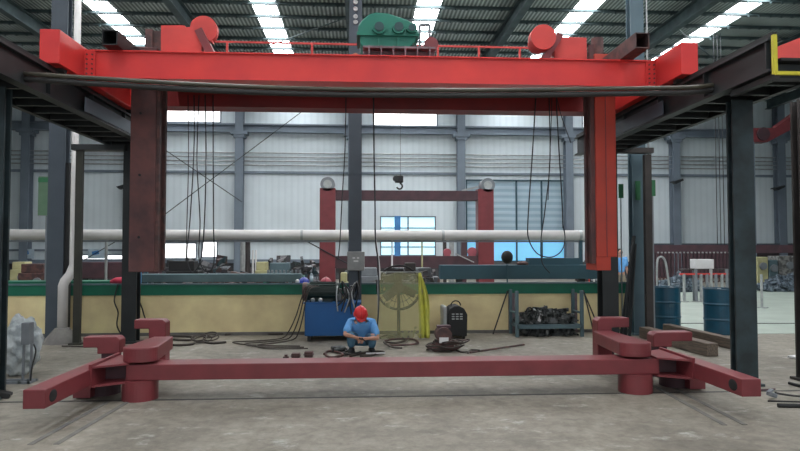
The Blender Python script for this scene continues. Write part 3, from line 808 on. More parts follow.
def person_parts(J, name, label, loc, rz, skinm, shirtm, trm, headdir, helmet=None, seated=True):
    root = thing(name, label, 'person', loc, rz)
    def V3(k): return Vector(J[k])
    bc = [[('pel', J['pelvis'], (.13, .10)), ('sp', J['spine'], (.125, .09)), ('ch', J['chest'], (.15, .10)), ('nk0', V3('chest').lerp(V3('neck'), .6), .07), ('nk', J['neck'], .048), ('hd', V3('neck').lerp(V3('head'), .5), .045)]]
    hands = []
    for s in 'LR':
        bc.append(['ch', ('sh' + s, J['shoulder' + s], .058), ('um' + s, V3('shoulder' + s).lerp(V3('elbow' + s), .5), .046), ('el' + s, J['elbow' + s], .038), ('fa' + s, V3('elbow' + s).lerp(V3('wrist' + s), .4), .038), ('wr' + s, J['wrist' + s], .024), ('pm' + s, J['palm' + s], (.036, .018))])
        w = V3('palm' + s) - V3('wrist' + s); w.normalize()
        side = V3('handside' + s).normalized(); curl = V3('curl' + s).normalized()
        pm = V3('palm' + s)
        for k, (off, ln) in enumerate(((-.030, .072), (-.010, .082), (.010, .076), (.029, .060))):
            b0 = pm + side * off + w * .035
            b1 = b0 + (w * .8 + curl * .35).normalized() * ln * .45
            b2 = b1 + (w * .35 + curl * .9).normalized() * ln * .33
            b3 = b2 + (curl - w * .25).normalized() * ln * .25
            bc.append(['pm' + s, ('f0%d' % k + s, b0, .0095), ('f1%d' % k + s, b1, .009), ('f2%d' % k + s, b2, .008), ('f3%d' % k + s, b3, .007)])
        t0 = pm - side * .034 - w * .01; t1 = t0 - side * .02 + w * .025 + curl * .01; t2 = t1 + w * .026 + curl * .015
        bc.append(['pm' + s, ('t0' + s, t0, .012), ('t1' + s, t1, .0105), ('t2' + s, t2, .009)])
        bc.append(['pel', ('hp' + s, J['hip' + s], .085), ('th' + s, V3('hip' + s).lerp(V3('knee' + s), .5), .072), ('kn' + s, J['knee' + s], .056), ('cf' + s, V3('knee' + s).lerp(V3('ankle' + s), .35), .052), ('an' + s, J['ankle' + s], .036), ('ft' + s, J['toe' + s], (.038, .026))])
    me = chainmesh(bc)
    bm = bmesh.new(); bm.from_mesh(me)
    # head: skull, jaw, nose, ears, eyes, lips merged into the body mesh
    H = V3('head'); fwd = Vector(headdir).normalized(); rt = fwd.cross(Vector((0, 0, 1))).normalized(); upv = rt.cross(fwd)
    Rm = Matrix((rt, -fwd, upv)).transposed().to_4x4() if False else Matrix((rt, fwd, upv)).transposed().to_4x4()
    def add(c, s, seg=16):
        Mx = Matrix.Translation(H) @ Rm @ Matrix.Translation(c) @ Matrix.Diagonal((*s, 1))
        bmesh.ops.create_uvsphere(bm, u_segments=seg, v_segments=seg // 2 + 3, radius=1, matrix=Mx)
    add((0, -.005, .03), (.075, .092, .085)); add((0, .022, -.045), (.056, .062, .066)); add((0, .082, -.012), (.014, .022, .022), 8)
    add((0, .088, -.022), (.018, .014, .010), 8)
    for s in (-1, 1): add((s * .075, -.005, -.005), (.012, .02, .03), 8)
    add((0, .074, -.052), (.024, .012, .006), 8); add((0, .073, -.062), (.021, .012, .006), 8)
    add((0, .045, -.085), (.028, .03, .022), 8)
    bmesh.ops.recalc_face_normals(bm, faces=bm.faces)
    bm.to_mesh(me); bm.free(); me.name = 'body'
    me.materials.clear(); me.materials.append(skinm)
    for p in me.polygons: p.use_smooth = True; p.material_index = 0
    body = bpy.data.objects.new('body', me); C.objects.link(body); body.parent = root
    Mh = Matrix.Translation(H) @ Rm
    def part(build, nm, m, par=body):
        mb = MB(); build(mb); bmesh.ops.transform(mb.bm, matrix=Mh, verts=mb.bm.verts); return mb.build(nm, m, par, smooth=True)
    part(lambda mb: (mb.sph((-.03, .078, .004), (.012, .008, .007), seg=10, rings=6), mb.sph((.03, .078, .004), (.012, .008, .007), seg=10, rings=6)), 'eyes', M['blackm'])
    part(lambda mb: (mb.sph((-.03, .082, .020), (.018, .006, .004), seg=8, rings=5), mb.sph((.03, .082, .020), (.018, .006, .004), seg=8, rings=5)), 'eyebrows', M['hair'])
    part(lambda mb: mb.sph((0, -.022, .042), (.083, .092, .088)), 'hair', M['hair'])
    if helmet:
        def hm(mb):
            mb.sph((0, -.004, .055), (.108, .128, .105), seg=28, rings=16)
            bmesh.ops.delete(mb.bm, geom=[v for v in mb.bm.verts if v.co.z < .035], context='VERTS')
            mb.cyl((0, .0, .030), (0, .0, .042), .120, .115, seg=28)
            mb.prism([(-.09, .09), (-.06, .155), (0, .175), (.06, .155), (.09, .09)], .028, .036, 'Z')
            mb.tube([(0, -.13, .06), (0, -.10, .13), (0, 0, .165), (0, .09, .135), (0, .12, .07)], .012, 6)
        part(hm, 'helmet', helmet)
    # shirt
    sc = [[('pel', V3('pelvis') + Vector((0, 0, .01)), (.165, .13)), ('sp', J['spine'], (.165, .125)), ('ch', J['chest'], (.185, .125)), ('nk0', V3('chest').lerp(V3('neck'), .62), (.10, .085)), ('nk', V3('chest').lerp(V3('neck'), .88), .066)]]
    for s in 'LR':
        sc.append(['ch', ('sh' + s, J['shoulder' + s], .095), ('um' + s, V3('shoulder' + s).lerp(V3('elbow' + s), .5), .074), ('el' + s, V3('shoulder' + s).lerp(V3('elbow' + s), .88), .066)])
    def mk(ch, nm, m):
        me = chainmesh(ch); me.name = nm; me.materials.clear(); me.materials.append(m)
        for p in me.polygons: p.use_smooth = True; p.material_index = 0
        ob = bpy.data.objects.new(nm, me); C.objects.link(ob); ob.parent = body; return ob
    mk(sc, 'shirt', shirtm)
    tcn = [[('pel', V3('pelvis'), (.15, .12)), ('sp', V3('pelvis').lerp(V3('spine'), .4), (.14, .11))]]
    for s in 'LR':
        tcn.append(['pel', ('hp' + s, J['hip' + s], .102), ('th' + s, V3('hip' + s).lerp(V3('knee' + s), .5), .092), ('kn' + s, J['knee' + s], .078), ('cf' + s, V3('knee' + s).lerp(V3('ankle' + s), .4), .072), ('an' + s, V3('knee' + s).lerp(V3('ankle' + s), .88), .060)])
    mk(tcn, 'trousers', trm)
    for s in 'LR':
        a_ = V3('ankle' + s); t_ = V3('toe' + s)
        d_ = (t_ - a_); d_.z = 0; d_.normalize()
        mb = MB(); mb.tube([Vector((a_.x, a_.y, .045)) - d_ * .07, Vector((a_.x, a_.y, .05)) - d_ * .03, Vector((a_.x, a_.y, .055)) + d_ * .03, Vector((a_.x, a_.y, .042)) + d_ * .12, Vector((a_.x, a_.y, .034)) + d_ * .19], [.036, .046, .05, .040, .028], 12)
        mb.obox(Vector((a_.x, a_.y, .010)) + d_ * .06, (.085, .27, .018), (0, 0, math.atan2(d_.y, d_.x) - PI / 2))
        mb.build('shoe', M['blackm'], body, smooth=False)
    return root

# squatting worker; local frame faces -y (towards the camera)
WYp = 10.15
wp = at(361, 345, WYp)
J = dict(pelvis=(.01, .16, .20), spine=(.01, .14, .34), chest=(.0, .02, .46), neck=(-.0, -.07, .555), head=(-.01, -.13, .615),
         shoulderL=(-.17, -.0, .475), elbowL=(-.26, -.13, .315), wristL=(-.09, -.33, .30), palmL=(-.05, -.355, .29),
         shoulderR=(.18, -.0, .47), elbowR=(.27, -.11, .25), wristR=(.09, -.31, .275), palmR=(.035, -.345, .275),
         hipL=(-.10, .14, .19), kneeL=(-.17, -.17, .33), ankleL=(-.15, -.02, .07), toeL=(-.17, -.14, .035),
         hipR=(.12, .14, .19), kneeR=(.19, -.17, .30), ankleR=(.17, -.02, .07), toeR=(.20, -.14, .035),
         handsideL=(0, -.4, .9), curlL=(.3, .2, -.8), handsideR=(0, -.4, .9), curlR=(-.3, .2, -.8))
worker = person_parts(J, 'person', 'person in red helmet and light blue workwear squatting over a hand tool',
                      (wp.x, WYp, 0), 0, M['skin'], M['shirt'], M['trouser'], (0.12, -.78, -.62), M['helmet'])
mb = MB().cyl((wp.x - .03, WYp - .385, .29), (wp.x + .03, WYp - .39, .28), .016, seg=10)
mb.cyl((wp.x + .03, WYp - .39, .28), (wp.x + .08, WYp - .45, .25), .007, seg=8)
tag(mb.build('hand_tool', M['blackm']), 'small black hand tool held by the squatting worker', 'tool')

# standing worker beyond the wall on the right
Y2 = 17.8; q = at(619.5, 260, Y2)
J2 = dict(pelvis=(0, .0, .93), spine=(0, .0, 1.10), chest=(0, .0, 1.30), neck=(0, -.01, 1.44), head=(0, -.02, 1.555),
          shoulderL=(-.19, 0, 1.38), elbowL=(-.25, .03, 1.12), wristL=(-.26, -.04, .89), palmL=(-.26, -.05, .84),
          shoulderR=(.19, 0, 1.38), elbowR=(.25, .03, 1.12), wristR=(.25, -.06, .90), palmR=(.25, -.07, .85),
          hipL=(-.095, 0, .90), kneeL=(-.11, -.02, .50), ankleL=(-.12, .02, .08), toeL=(-.13, -.13, .035),
          hipR=(.095, 0, .90), kneeR=(.11, -.02, .50), ankleR=(.12, .02, .08), toeR=(.14, -.13, .035),
          handsideL=(0, 1, 0), curlL=(.8, 0, -.3), handsideR=(0, 1, 0), curlR=(-.8, 0, -.3))
person_parts(J2, 'person', 'person in light blue shirt and khaki trousers standing beyond the low wall', (q.x, Y2, 0), rad(12), M['skin'], M['shirt'], M['khaki'], (0, -1, -.1))

# ------------------------------------------------------------------ hydraulic unit
hy = 11.45
a = at(304.5, 337, hy); b = at(360, 337, hy); zt_ = at(330, 303.5, hy).z; zb_ = at(330, 336, hy).z
hu = thing('hydraulic_unit', 'blue hydraulic power unit with a dark motor on top, behind the squatting worker', 'hydraulic unit', ((a.x + b.x) / 2, hy, 0))
w = b.x - a.x
MB().obox((0, .3, (zt_ + zb_) / 2), (w, .6, zt_ - zb_), bev=.012).build('tank', M['blue'], hu)
MB().box(-w / 2 - .02, w / 2 + .02, -.02, .62, zt_, zt_ + .02).build('lid', M['blue'], hu)
for sx in (-1, 1):
    for yy in (.06, .54): MB().box(sx * (w / 2 - .08) - .03, sx * (w / 2 - .08) + .03, yy - .03, yy + .03, 0, zb_).build('leg', M['black'], hu)
dk = mat('dark_green_motor', (0.012, 0.030, 0.026), .5, 0)
mb = MB().cyl((-w / 2 + .0, .3, zt_ + .20), (-w / 2 + .62, .3, zt_ + .20), .165, seg=26)
for k in range(16):
    a_ = 2 * PI * k / 16; mb.obox((-w / 2 + .31, .3 + math.sin(a_) * .17, zt_ + .20 + math.cos(a_) * .17), (.48, .012, .03), (-a_, 0, 0))
mb.build('motor', dk, hu)
MB().cyl((-w / 2 - .06, .3, zt_ + .20), (-w / 2 + .02, .3, zt_ + .20), .175, seg=26).build('fan_cowl', M['brownred'], hu)
MB().box(-w / 2 + .08, -w / 2 + .5, .15, .45, zt_ + .02, zt_ + .07).build('motor_foot', dk, hu)
for k, xx in enumerate((-.36, -.22, .22)):
    MB().sph((xx, .06, zt_ + .06), .04, seg=12, rings=8).build('filler_cap', M['silver'], hu)
for k in range(3):
    MB().obox((.12 + k * .12, .25, zt_ + .14 + .03 * k), (.09, .22, .22), bev=.01).build('valve_block', M['scrap'], hu)
random.seed(3)
for k in range(9):
    x0 = .10 + .045 * k; top_ = zt_ + .2 + random.random() * .12
    MB().tube(spline([(x0, .25, zt_ + .2), (x0 + random.uniform(-.08, .05), .1, top_ + .08), (x0 + random.uniform(-.1, .1), -.04, top_ - .1), (x0 + random.uniform(-.12, .08), -.05, zt_ - random.uniform(0, .22))]), .013, 7).build('hose', M['rubber'] if k % 3 else M['silver'], hu, smooth=True)
hx = hu.location.x
# hoses running from the unit onto the floor to the left
for k, (off, lab) in enumerate(((0, 'outer black hydraulic hose looping from the blue unit along the floor to the left'), (.10, 'middle black hydraulic hose looping from the blue unit along the floor'), (.2, 'inner black hydraulic hose hanging down beside the blue unit'))):
    Yh = hy - .06 - .05 * k
    st_ = [at(313 + 3 * k, 286, Yh + .2), at(306 + 2 * k, 287 + k, Yh), at(301 + 2.5 * k, 300, Yh), at(296 + 3.5 * k, 316, Yh), at(289 + 5 * k, 331, Yh)]
    p1 = gr(282 + 6 * k, 338 + .5 * k, 0.02); p2 = gr(262 + 8 * k, 340.5 + k, .02); p3 = gr(233 + 12 * k, 342 + 1.6 * k, .02); p4 = gr(252 + 8 * k, 345 + 1.8 * k, .02); p5 = gr(300 + 4 * k, 346 + 1.2 * k, .02)
    mb = MB().tube(spline(st_ + [p1, p2, p3, p4, p5], 10), .011, 8)
    tag(mb.build('hydraulic_hose', M['hose'], smooth=True), lab, 'hose')

# helmets and bottle lying on the wall coping
def helmet_obj(px, py, Y, m, label, r=.13):
    q = at(px, py, Y); z = wtop + .002 if abs(Y - WY) < .6 else q.z
    mb = MB().sph((0, 0, .0), (r * .88, r, r * .95), seg=24, rings=14)
    bmesh.ops.delete(mb.bm, geom=[v for v in mb.bm.verts if v.co.z < -.001], context='VERTS')
    mb.cyl((0, 0, 0), (0, 0, .012), r * 1.04, r * .98, seg=24)
    mb.prism([(-.09, -.09), (-.06, -.16), (0, -.175), (.06, -.16), (.09, -.09)], 0, .01, 'Z')
    mb.tube([(0, r * .95, .03), (0, r * .6, r * .85), (0, 0, r * .99), (0, -r * .6, r * .85), (0, -r * .95, .03)], .01, 6)
    o = mb.build('safety_helmet', m, smooth=True); o.location = (q.x, Y, z); return tag(o, label, 'helmet')
helmet_obj(304, 280, WY + .14, M['helmetb'], 'blue safety helmet lying on the green wall coping')
helmet_obj(326, 280, WY + .14, M['helmetp'], 'faded red safety helmet on the coping left of the middle column')
q = at(297.5, 283, WY + .05)
tag(MB().sph((q.x, WY + .05, wtop + .045), .045).build('cloth_ball', M['white'], smooth=True), 'small white ball of rag beside the blue helmet', 'rag')
q = at(311.5, 280, WY + .1)
mb = MB().cyl((q.x, WY + .1, wtop), (q.x, WY + .1, wtop + .16), .035, seg=14).cyl((q.x, WY + .1, wtop + .16), (q.x, WY + .1, wtop + .21), .035, .014, seg=14)
tag(mb.build('bottle', M['poster'], smooth=True), 'pale bottle standing between the two helmets', 'bottle')
q = at(120, 283, WY + .1)
tag(MB().sph((q.x, WY + .12, wtop + .07), (.17, .1, .07)).sph((q.x - .12, WY + .12, wtop + .05), (.08, .07, .05)).build('red_cloth', mat('pinkish_red_cloth', (0.62, 0.05, 0.10), .8), smooth=True), 'bundle of pinkish red cloth on the wall coping by the black column', 'cloth')

# ------------------------------------------------------------------ covered fan
fy = 11.75
fb = at(400, 333, fy); fc = at(399, 287.5, fy)
fan = thing('pedestal_fan', 'large industrial pedestal fan behind yellow netting, against the low wall', 'fan', (fb.x, fy, 0))
zc = fc.z; Rf = 22 / F_PX * 11.75
xo = fc.x - fb.x
MB().torus((xo, 0, zc), Rf, .018, 'Y', 36, 8).torus((xo, .12, zc), Rf * .97, .008, 'Y', 36, 6).build('guard_rim', M['blackm'], fan)
mb = MB()
for rr_ in (.33, .66): mb.torus((xo, -.03, zc), Rf * rr_, .005, 'Y', 30, 6)
for k in range(24):
    a_ = 2 * PI * k / 24
    mb.bar((xo + .06 * math.cos(a_), -.05, zc + .06 * math.sin(a_)), (xo + Rf * math.cos(a_), 0, zc + Rf * math.sin(a_)), .008)
mb.build('guard_wires', M['blackm'], fan)
for k in range(3):
    mb = MB().obox((Rf * .45, 0, 0), (Rf * .75, .012, .17), (.5, 0, 0), .005)
    bmesh.ops.rotate(mb.bm, cent=(0, 0, 0), matrix=Matrix.Rotation(k * 2 * PI / 3 + .4, 3, 'Y'), verts=mb.bm.verts); mb.move((xo, .03, zc))
    mb.build('blade', M['brownpost'], fan)
MB().cyl((xo, -.08, zc), (xo, .28, zc), .095, seg=20).build('motor', M['brownpost'], fan)
MB().cyl((xo, .1, .05), (xo, .1, zc), .030, seg=12).build('pole', M['blackm'], fan)
MB().cyl((xo, .1, 0), (xo, .1, .05), .24, .2, seg=28).build('base', M['blackm'], fan)
def mat_net(name, col, alpha):
    m = mat(name, col, .7, 0, tuple(c * .93 for c in col), 3, .2)
    m.node_tree.nodes['Principled BSDF'].inputs['Alpha'].default_value = alpha; return m
# netting: a draped sheet in front, gathered at the right
net = MB(); bm = net.bm
x0 = at(378, 300, fy - .2).x; x1 = at(422, 300, fy - .2).x; zt2 = at(400, 272, fy - .2).z
random.seed(5)
def drape(mbm, x0, x1, z0, z1, y, nx, nz, amp, slope=0.0, th=0.0):
    g = []
    for j in range(nz + 1):
        row = []
        for i in range(nx + 1):
            u = i / nx; v = j / nz
            x = x0 + (x1 - x0) * u + slope * (1 - v) * u
            z = z0 + (z1 - z0) * v - (.03 * math.sin(u * PI * 2) ** 2 if j == nz else 0)
            yy = y + amp * math.sin(u * 17 + v * 2) * (1.2 - v) + amp * .5 * math.sin(u * 41 + 1)
            row.append(mbm.verts.new((x, yy, z)))
        g.append(row)
    for j in range(nz):
        for i in range(nx): mbm.faces.new((g[j][i], g[j][i + 1], g[j + 1][i + 1], g[j + 1][i]))
ng = MB(); drape(ng.bm, x0 - fb.x, x1 - fb.x, .02, zt2, -.2, 40, 12, .018)
o = ng.build('netting', mat_net('yellow_green_netting', (0.64, 0.64, 0.34), .38), fan, smooth=True)
ng = MB(); xx0 = at(419, 300, fy - .2).x - fb.x
bmv = ng.bm; g = []
for j in range(15):
    v = j / 14; row = []
    wv = .03 + .17 * math.sin(min(1, (1 - v) * 1.8) * PI / 2)
    for i in range(17):
        u = i / 16; row.append(bmv.verts.new((xx0 + wv * u, -.2 + .05 * math.sin(u * 14 + v * 3) - .0, .03 + (zt2 - .05) * v)))
    g.append(row)
for j in range(14):
    for i in range(16): bmv.faces.new((g[j][i], g[j][i + 1], g[j + 1][i + 1], g[j + 1][i]))
o = ng.build('netting_fold', mat('bright_yellow_netting', (0.66, 0.66, 0.10), .7, 0, (0.5, .5, .1), 9), fan, smooth=True)
so = o.modifiers.new('t', 'SOLIDIFY'); so.thickness = .01
# top of the net frame
MB().bar((x0 - fb.x, -.19, zt2), (x1 - fb.x, -.19, zt2), .015).build('net_rail', M['silver'], fan)
for X in (x0, x1): MB().bar((X - fb.x, -.19, 0), (X - fb.x, -.19, zt2), .015).build('net_post', M['silver'], fan)

# ------------------------------------------------------------------ welder and cable pile
wy = 11.5
a = at(457, 338, wy); zt3 = at(457, 306, wy).z
wd = thing('welding_machine', 'squat black welding machine with a rounded top and pale side, against the yellow wall', 'welding machine', (a.x, wy, 0))
pr = [(-.17, .06), (.19, .06), (.20, zt3 - .16), (.14, zt3 - .05), (.04, zt3), (-.04, zt3), (-.13, zt3 - .05), (-.17, zt3 - .16)]
MB().prism(pr, 0, .5).build('case', M['blackm'], wd, bevel=.015)
MB().obox((-.215, .25, zt3 / 2 + .05), (.08, .45, zt3 - .12), bev=.03).build('side_panel', M['silver'], wd)
mb = MB()
for k in range(3):
    for j in range(3): mb.obox((-.07 + k * .075, -.005, zt3 - .15 - j * .045), (.05, .012, .02))
mb.build('vent', M['silver'], wd)
MB().torus((.01, .2, zt3 - .01), .09, .012, 'Y', 16, 6, 0, PI).build('handle', M['blackm'], wd)
for sx in (-.12, .14):
    for yy in (.08, .42): MB().cyl((sx - .02, yy, .045), (sx + .02, yy, .045), .045, seg=14).build('castor', M['rubber'], wd)

ry = 10.3
a = at(444, 345, ry)
rl_ = thing('cable_reel', 'reddish brown motor reel with a small white plate, sitting in a coil of cable', 'cable reel', (a.x, ry, 0))
MB().cyl((-.02, -.18, .27), (-.02, .12, .27), .13, seg=22).build('reel_drum', M['brownred'], rl_)
MB().box(-.16, .14, -.16, .1, .04, .16).build('base', M['brownred'], rl_)
MB().box(-.12, .10, -.1, .06, .38, .42).build('handle', M['maroond'], rl_)
MB().box(-.10, .05, -.19, -.181, .15, .24).build('name_plate', M['white'], rl_)
random.seed(11)
o = thing('cable_coil', 'untidy reddish brown cable coiled on the floor around the motor reel', 'cable', (a.x, ry, 0))
for k in range(9):
    R_ = .22 + .022 * (k % 5); mb = MB()
    pts = [((R_ + .03 * math.sin(3 * t_ + k)) * math.cos(t_) + .02 * k - .05, (R_ + .02 * math.cos(2 * t_ + k)) * math.sin(t_) * .8 - .0, .02 + .018 * k + .015 * math.sin(4 * t_ + k)) for t_ in [2 * PI * i / 30 for i in range(31)]]
    mb.tube(pts, .012, 6).build('cable_turn', M['brownred'] if k % 2 else M['hose'], o, smooth=True)
# long bar and cable lying to its right
a, b = gr(470, 352.5, .03), gr(524, 344.5, .03)
tag(MB().cyl(a, b, .016, seg=8).build('steel_rod', M['brownred']), 'thin rusty rod lying on the floor right of the cable coil', 'rod')
a = gr(474, 351, .03)
tag(MB().tube(spline([gr(455, 349, .02), gr(462, 352, .02), a, gr(480, 350.5, .05), gr(471, 350, .04), gr(468, 353, .02)]), .015, 7).build('clamp_cable', M['hose'], smooth=True), 'short dark cable with a clamp at the end of the thin rod', 'cable')

# floor bits near the worker
def small_block(px, py, w, h, m, label, name='steel_block'):
    p = gr(px, py)
    o = thing(name, label, 'steel block', (p.x, p.y, 0))
    MB().box(-w / 2, w / 2, 0, .12, 0, h).build('body', m, o, bevel=.006)
    MB().box(-w / 2 - .012, w / 2 + .012, -.01, .13, h * .4, h * .55).build('flange', m, o)
small_block(308.5, 357.5, .13, .085, M['brownred'], 'dark red steel block left of the worker, the larger of the pair')
small_block(295.5, 358, .13, .065, M['brownred'], 'dark red steel block left of the worker, the lower of the pair')
p = gr(286, 358.5)
mb = MB().cyl((0, 0, 0), (0, 0, .03), .05, seg=6).cyl((0, 0, .03), (0, 0, .06), .025, seg=8); mb.move((p.x, p.y, 0))
tag(mb.build('bolt', M['brownred']), 'small rusty bolt standing at the far left of the steel blocks', 'bolt')
for k, (pts, m, lab) in enumerate((
    ([(324, 354), (329, 351), (338, 352), (343, 355), (334, 357), (327, 356), (326, 353)], 'brownred', 'reddish looped cable on the floor left of the worker'),
    ([(334, 349), (341, 347.5), (348, 350), (343, 353), (352, 354), (361, 352)], 'rubber', 'black cable tangled at the feet of the worker'),
    ([(350, 356), (362, 353), (374, 351.5), (384, 352), (372, 355), (360, 356)], 'hose', 'brown cable looping under the hands of the worker'),
    ([(380, 338), (388, 335), (398, 337), (406, 340), (396, 343), (384, 342), (392, 347), (402, 348)], 'hose', 'brown hose lying in loops in front of the netted fan'),
    ([(385, 341), (394, 339), (412, 339), (418, 343), (404, 345), (388, 345)], 'brownred', 'rusty hose loop in front of the netted fan'))):
    tag(MB().tube(spline([gr(x, y, .02 + .004 * i) for i, (x, y) in enumerate(pts)], 8), .017, 7).build('floor_cable', M[m], smooth=True), lab, 'cable')
p = gr(338, 352)
tag(MB().obox((p.x, p.y, .05), (.22, .14, .09), (0, 0, .3), .02).cyl((p.x - .05, p.y - .1, .05), (p.x + .12, p.y - .05, .08), .03, seg=10).build('angle_grinder', M['scrap']), 'dark power tool lying on the floor at the worker\'s left', 'tool')
tag(MB().bar(gr(366, 353.5, .05), gr(385, 353, .05), .02).build('white_strip', M['white']), 'thin white strip lying in front of the worker', 'strip')

# hoses on the floor left, coil
for k, (pts, lab) in enumerate(((
    [(160, 337), (175, 336), (192, 337), (190, 340), (172, 339.5), (158, 339)], 'upper flat loop of dark hose along the foot of the wall'),
    ([(158, 343), (175, 345), (192, 344), (197, 341), (212, 343), (226, 342)], 'lower strand of dark hose on the floor beside the small coil'),
    ([(225, 334.5), (250, 333), (275, 334), (290, 333)], 'thin dark hose lying close to the yellow wall'))):
    tag(MB().tube(spline([gr(x, y, .022) for x, y in pts], 8), .02, 7).build('floor_hose', M['hose'], smooth=True), lab, 'hose')
p = gr(203, 342)
o = thing('hose_coil', 'small open coil of brown hose on the floor right of the left mast', 'hose', (p.x, p.y, 0))
for k, (dx, dy, R_) in enumerate(((0, 0, .15), (.13, .06, .13), (-.05, -.08, .13), (.1, .12, .12))):
    MB().tube([(dx + R_ * math.cos(t_), dy + R_ * 1.3 * math.sin(t_), .02 + .02 * k + .03 * (1 + math.sin(t_))) for t_ in [2 * PI * i / 24 for i in range(25)]], .013, 7).build('loop', M['hose'], o, smooth=True)
# hoses hanging on the wall at the left
tag(MB().tube(spline([Vector((at(117, y, WY - .06).x + dx, WY - .06, at(117, y, WY).z)) for y, dx in ((284, .02), (300, -.05), (312, .02), (325, .0), (336, .1))]), .014, 6).build('wall_cable', M['rubber'], smooth=True), 'thin black cable hanging down the yellow wall left of the black column', 'cable')
tag(MB().tube(spline([Vector((at(140, y, WY - .06).x + dx, WY - .06, at(140, y, WY).z)) for y, dx in ((296, -.05), (308, .04), (318, .1), (332, .25))]), .014, 6).build('wall_cable', M['rubber'], smooth=True), 'thin black cable hanging right of the black column', 'cable')
a, b = gr(118, 347.5, .02), gr(62, 346, .02)
tag(MB().tube([a, b], .012, 6).build('floor_rod', M['brownpost']), 'thin dark rod on the floor left of the slim olive post', 'rod')

# ------------------------------------------------------------------ scrap rack
ky = 11.75
a = at(517, 333, ky); b = at(582, 333, ky)
rk = thing('scrap_rack', 'low grey green steel rack heaped with offcuts, against the yellow wall', 'rack', ((a.x + b.x) / 2, ky, 0))
w = b.x - a.x
zp = at(517, 291, ky).z; zs = at(540, 326, ky).z
for sx in (-1, 1):
    MB().bar((sx * w / 2, 0, 0), (sx * w / 2, 0, zp if sx > 0 else zp - .0), .06).build('post', M['tealgrey'], rk)
    MB().bar((sx * w / 2, .5, 0), (sx * w / 2, .5, zp), .055).build('post', M['tealgrey'], rk)
    MB().bar((sx * w / 2, 0, .45), (sx * w / 2, .5, .45), .035).build('side_rail', M['tealgrey'], rk)
MB().box(-w / 2, w / 2, 0, .5, zs - .03, zs + .02).build('shelf', M['tealgrey'], rk)
MB().box(-w / 2, w / 2, -.03, .0, zs - .05, zs + .03).build('front_rail', M['tealgrey'], rk)
random.seed(21)
def heap(name, label, cx, cy, z0, wx_, wy_, h, n, m, lmin=.1, lmax=.35, t=(.015, .05), cat='scrap heap'):
    mb = MB()
    for k in range(n):
        u = random.uniform(-1, 1); v = random.uniform(-1, 1)
        hh_ = h * (1 - abs(u) ** 2 * .6) * (1 - abs(v) ** 2 * .5) * random.random()
        L_ = random.uniform(lmin, lmax); th = random.uniform(*t)
        mb.obox((cx + u * (wx_ / 2 - L_ * .3), cy + v * (wy_ / 2 - L_ * .2), z0 + th + hh_), (L_, th, th * random.uniform(.8, 2.5)),
                (random.uniform(-.3, .3), random.uniform(-.35, .35), random.uniform(0, PI)))
    # core so the heap is solid
    mb.sph((cx, cy, z0 + h * .1), (wx_ * .42, wy_ * .38, h * .55), seg=14, rings=8)
    o = mb.build(name, m); return tag(o, label, cat, kind='stuff')
heap('scrap_offcuts', 'dark steel offcuts heaped on the grey green rack', rk.location.x, ky + .25, zs + .02, w * .95, .42, .28, 150, M['scrap'])
q = at(531, 311, ky)
tag(MB().torus((q.x, ky + .1, q.z), .055, .016, 'Y', 18, 8).bar((q.x + .03, ky + .1, zs + .05), (q.x + .03, ky + .1, q.z - .05), .025).build('shackle', M['blackm']), 'black ring headed shackle standing up from the offcuts on the rack', 'shackle')
q = at(541, 318, ky)
tag(MB().obox((q.x, ky + .05, q.z), (.06, .02, .15), (0, .4, 0)).build('pale_offcut', M['white']), 'pale tilted plate among the offcuts on the rack', 'plate')
heap('floor_scrap', 'dark scrap lying beneath the grey green rack', rk.location.x, ky + .25, 0, w * .9, .4, .12, 50, M['scrap'])
# painted wall pilasters by the rack and leaning rods
for px, ww, m, lab in ((512.5, .17, 'stripm', 'narrow rusty strip leaning on the wall left of the rack'), (574, .12, 'stripm', 'narrow rusty strip leaning on the wall behind the rack')):
    q = at(px, 300, WY - .03); tag(MB().box(q.x - ww / 2, q.x + ww / 2, WY - .045, WY - .027, .005, .80).build('steel_strip', M[m]), lab, 'steel strip')
for (x0, y0, x1, y1, lab) in ((507.5, 291, 493, 331, 'thin dark rod leaning left against the wall beside the rack'), (583, 290, 601, 332, 'thin dark rod leaning right of the rack, the longer one'), (584, 292, 594, 331, 'thin dark rod leaning right of the rack, the steeper one')):
    t_ = at(x0, y0, WY - .05); g_ = at(x1, 330, WY - .25); g_ = Vector((g_.x, WY - .25, .01))
    tag(MB().cyl(g_, (t_.x, WY - .05, t_.z), .014, seg=8).build('leaning_rod', M['brownpost']), lab, 'rod')

# ------------------------------------------------------------------ left: control box on stand, tarp bundle
q = gr(28, 384)
q2 = at(24.5, 335, q.y)
o = thing('control_box', 'small grey control box on a two legged stand beside the left column', 'control box', (q2.x, q.y, 0))
bz0 = at(26, 345, q.y).z; bz1 = at(26, 323, q.y).z
MB().obox((.0, .07, (bz0 + bz1) / 2), (.10, .12, bz1 - bz0), bev=.008).build('box', M['grey'], o)
for sx in (-.045, .05): MB().bar((sx, .07, .03), (sx, .08, bz0), .025).build('leg', M['grey'], o)
MB().box(-.3, .08, .0, .03, .0, .03).box(-.3, .08, .16, .19, .0, .03).box(-.07, -.04, 0, .19, 0, .03).box(.04, .07, 0, .19, 0, .03).build('base_frame', M['grey'], o)
MB().tube(spline([(.06, .1, bz0), (.09, .1, bz0 - .1), (.07, .06, .2), (.06, .05, .03)]), .01, 6).build('lead', M['rubber'], o)
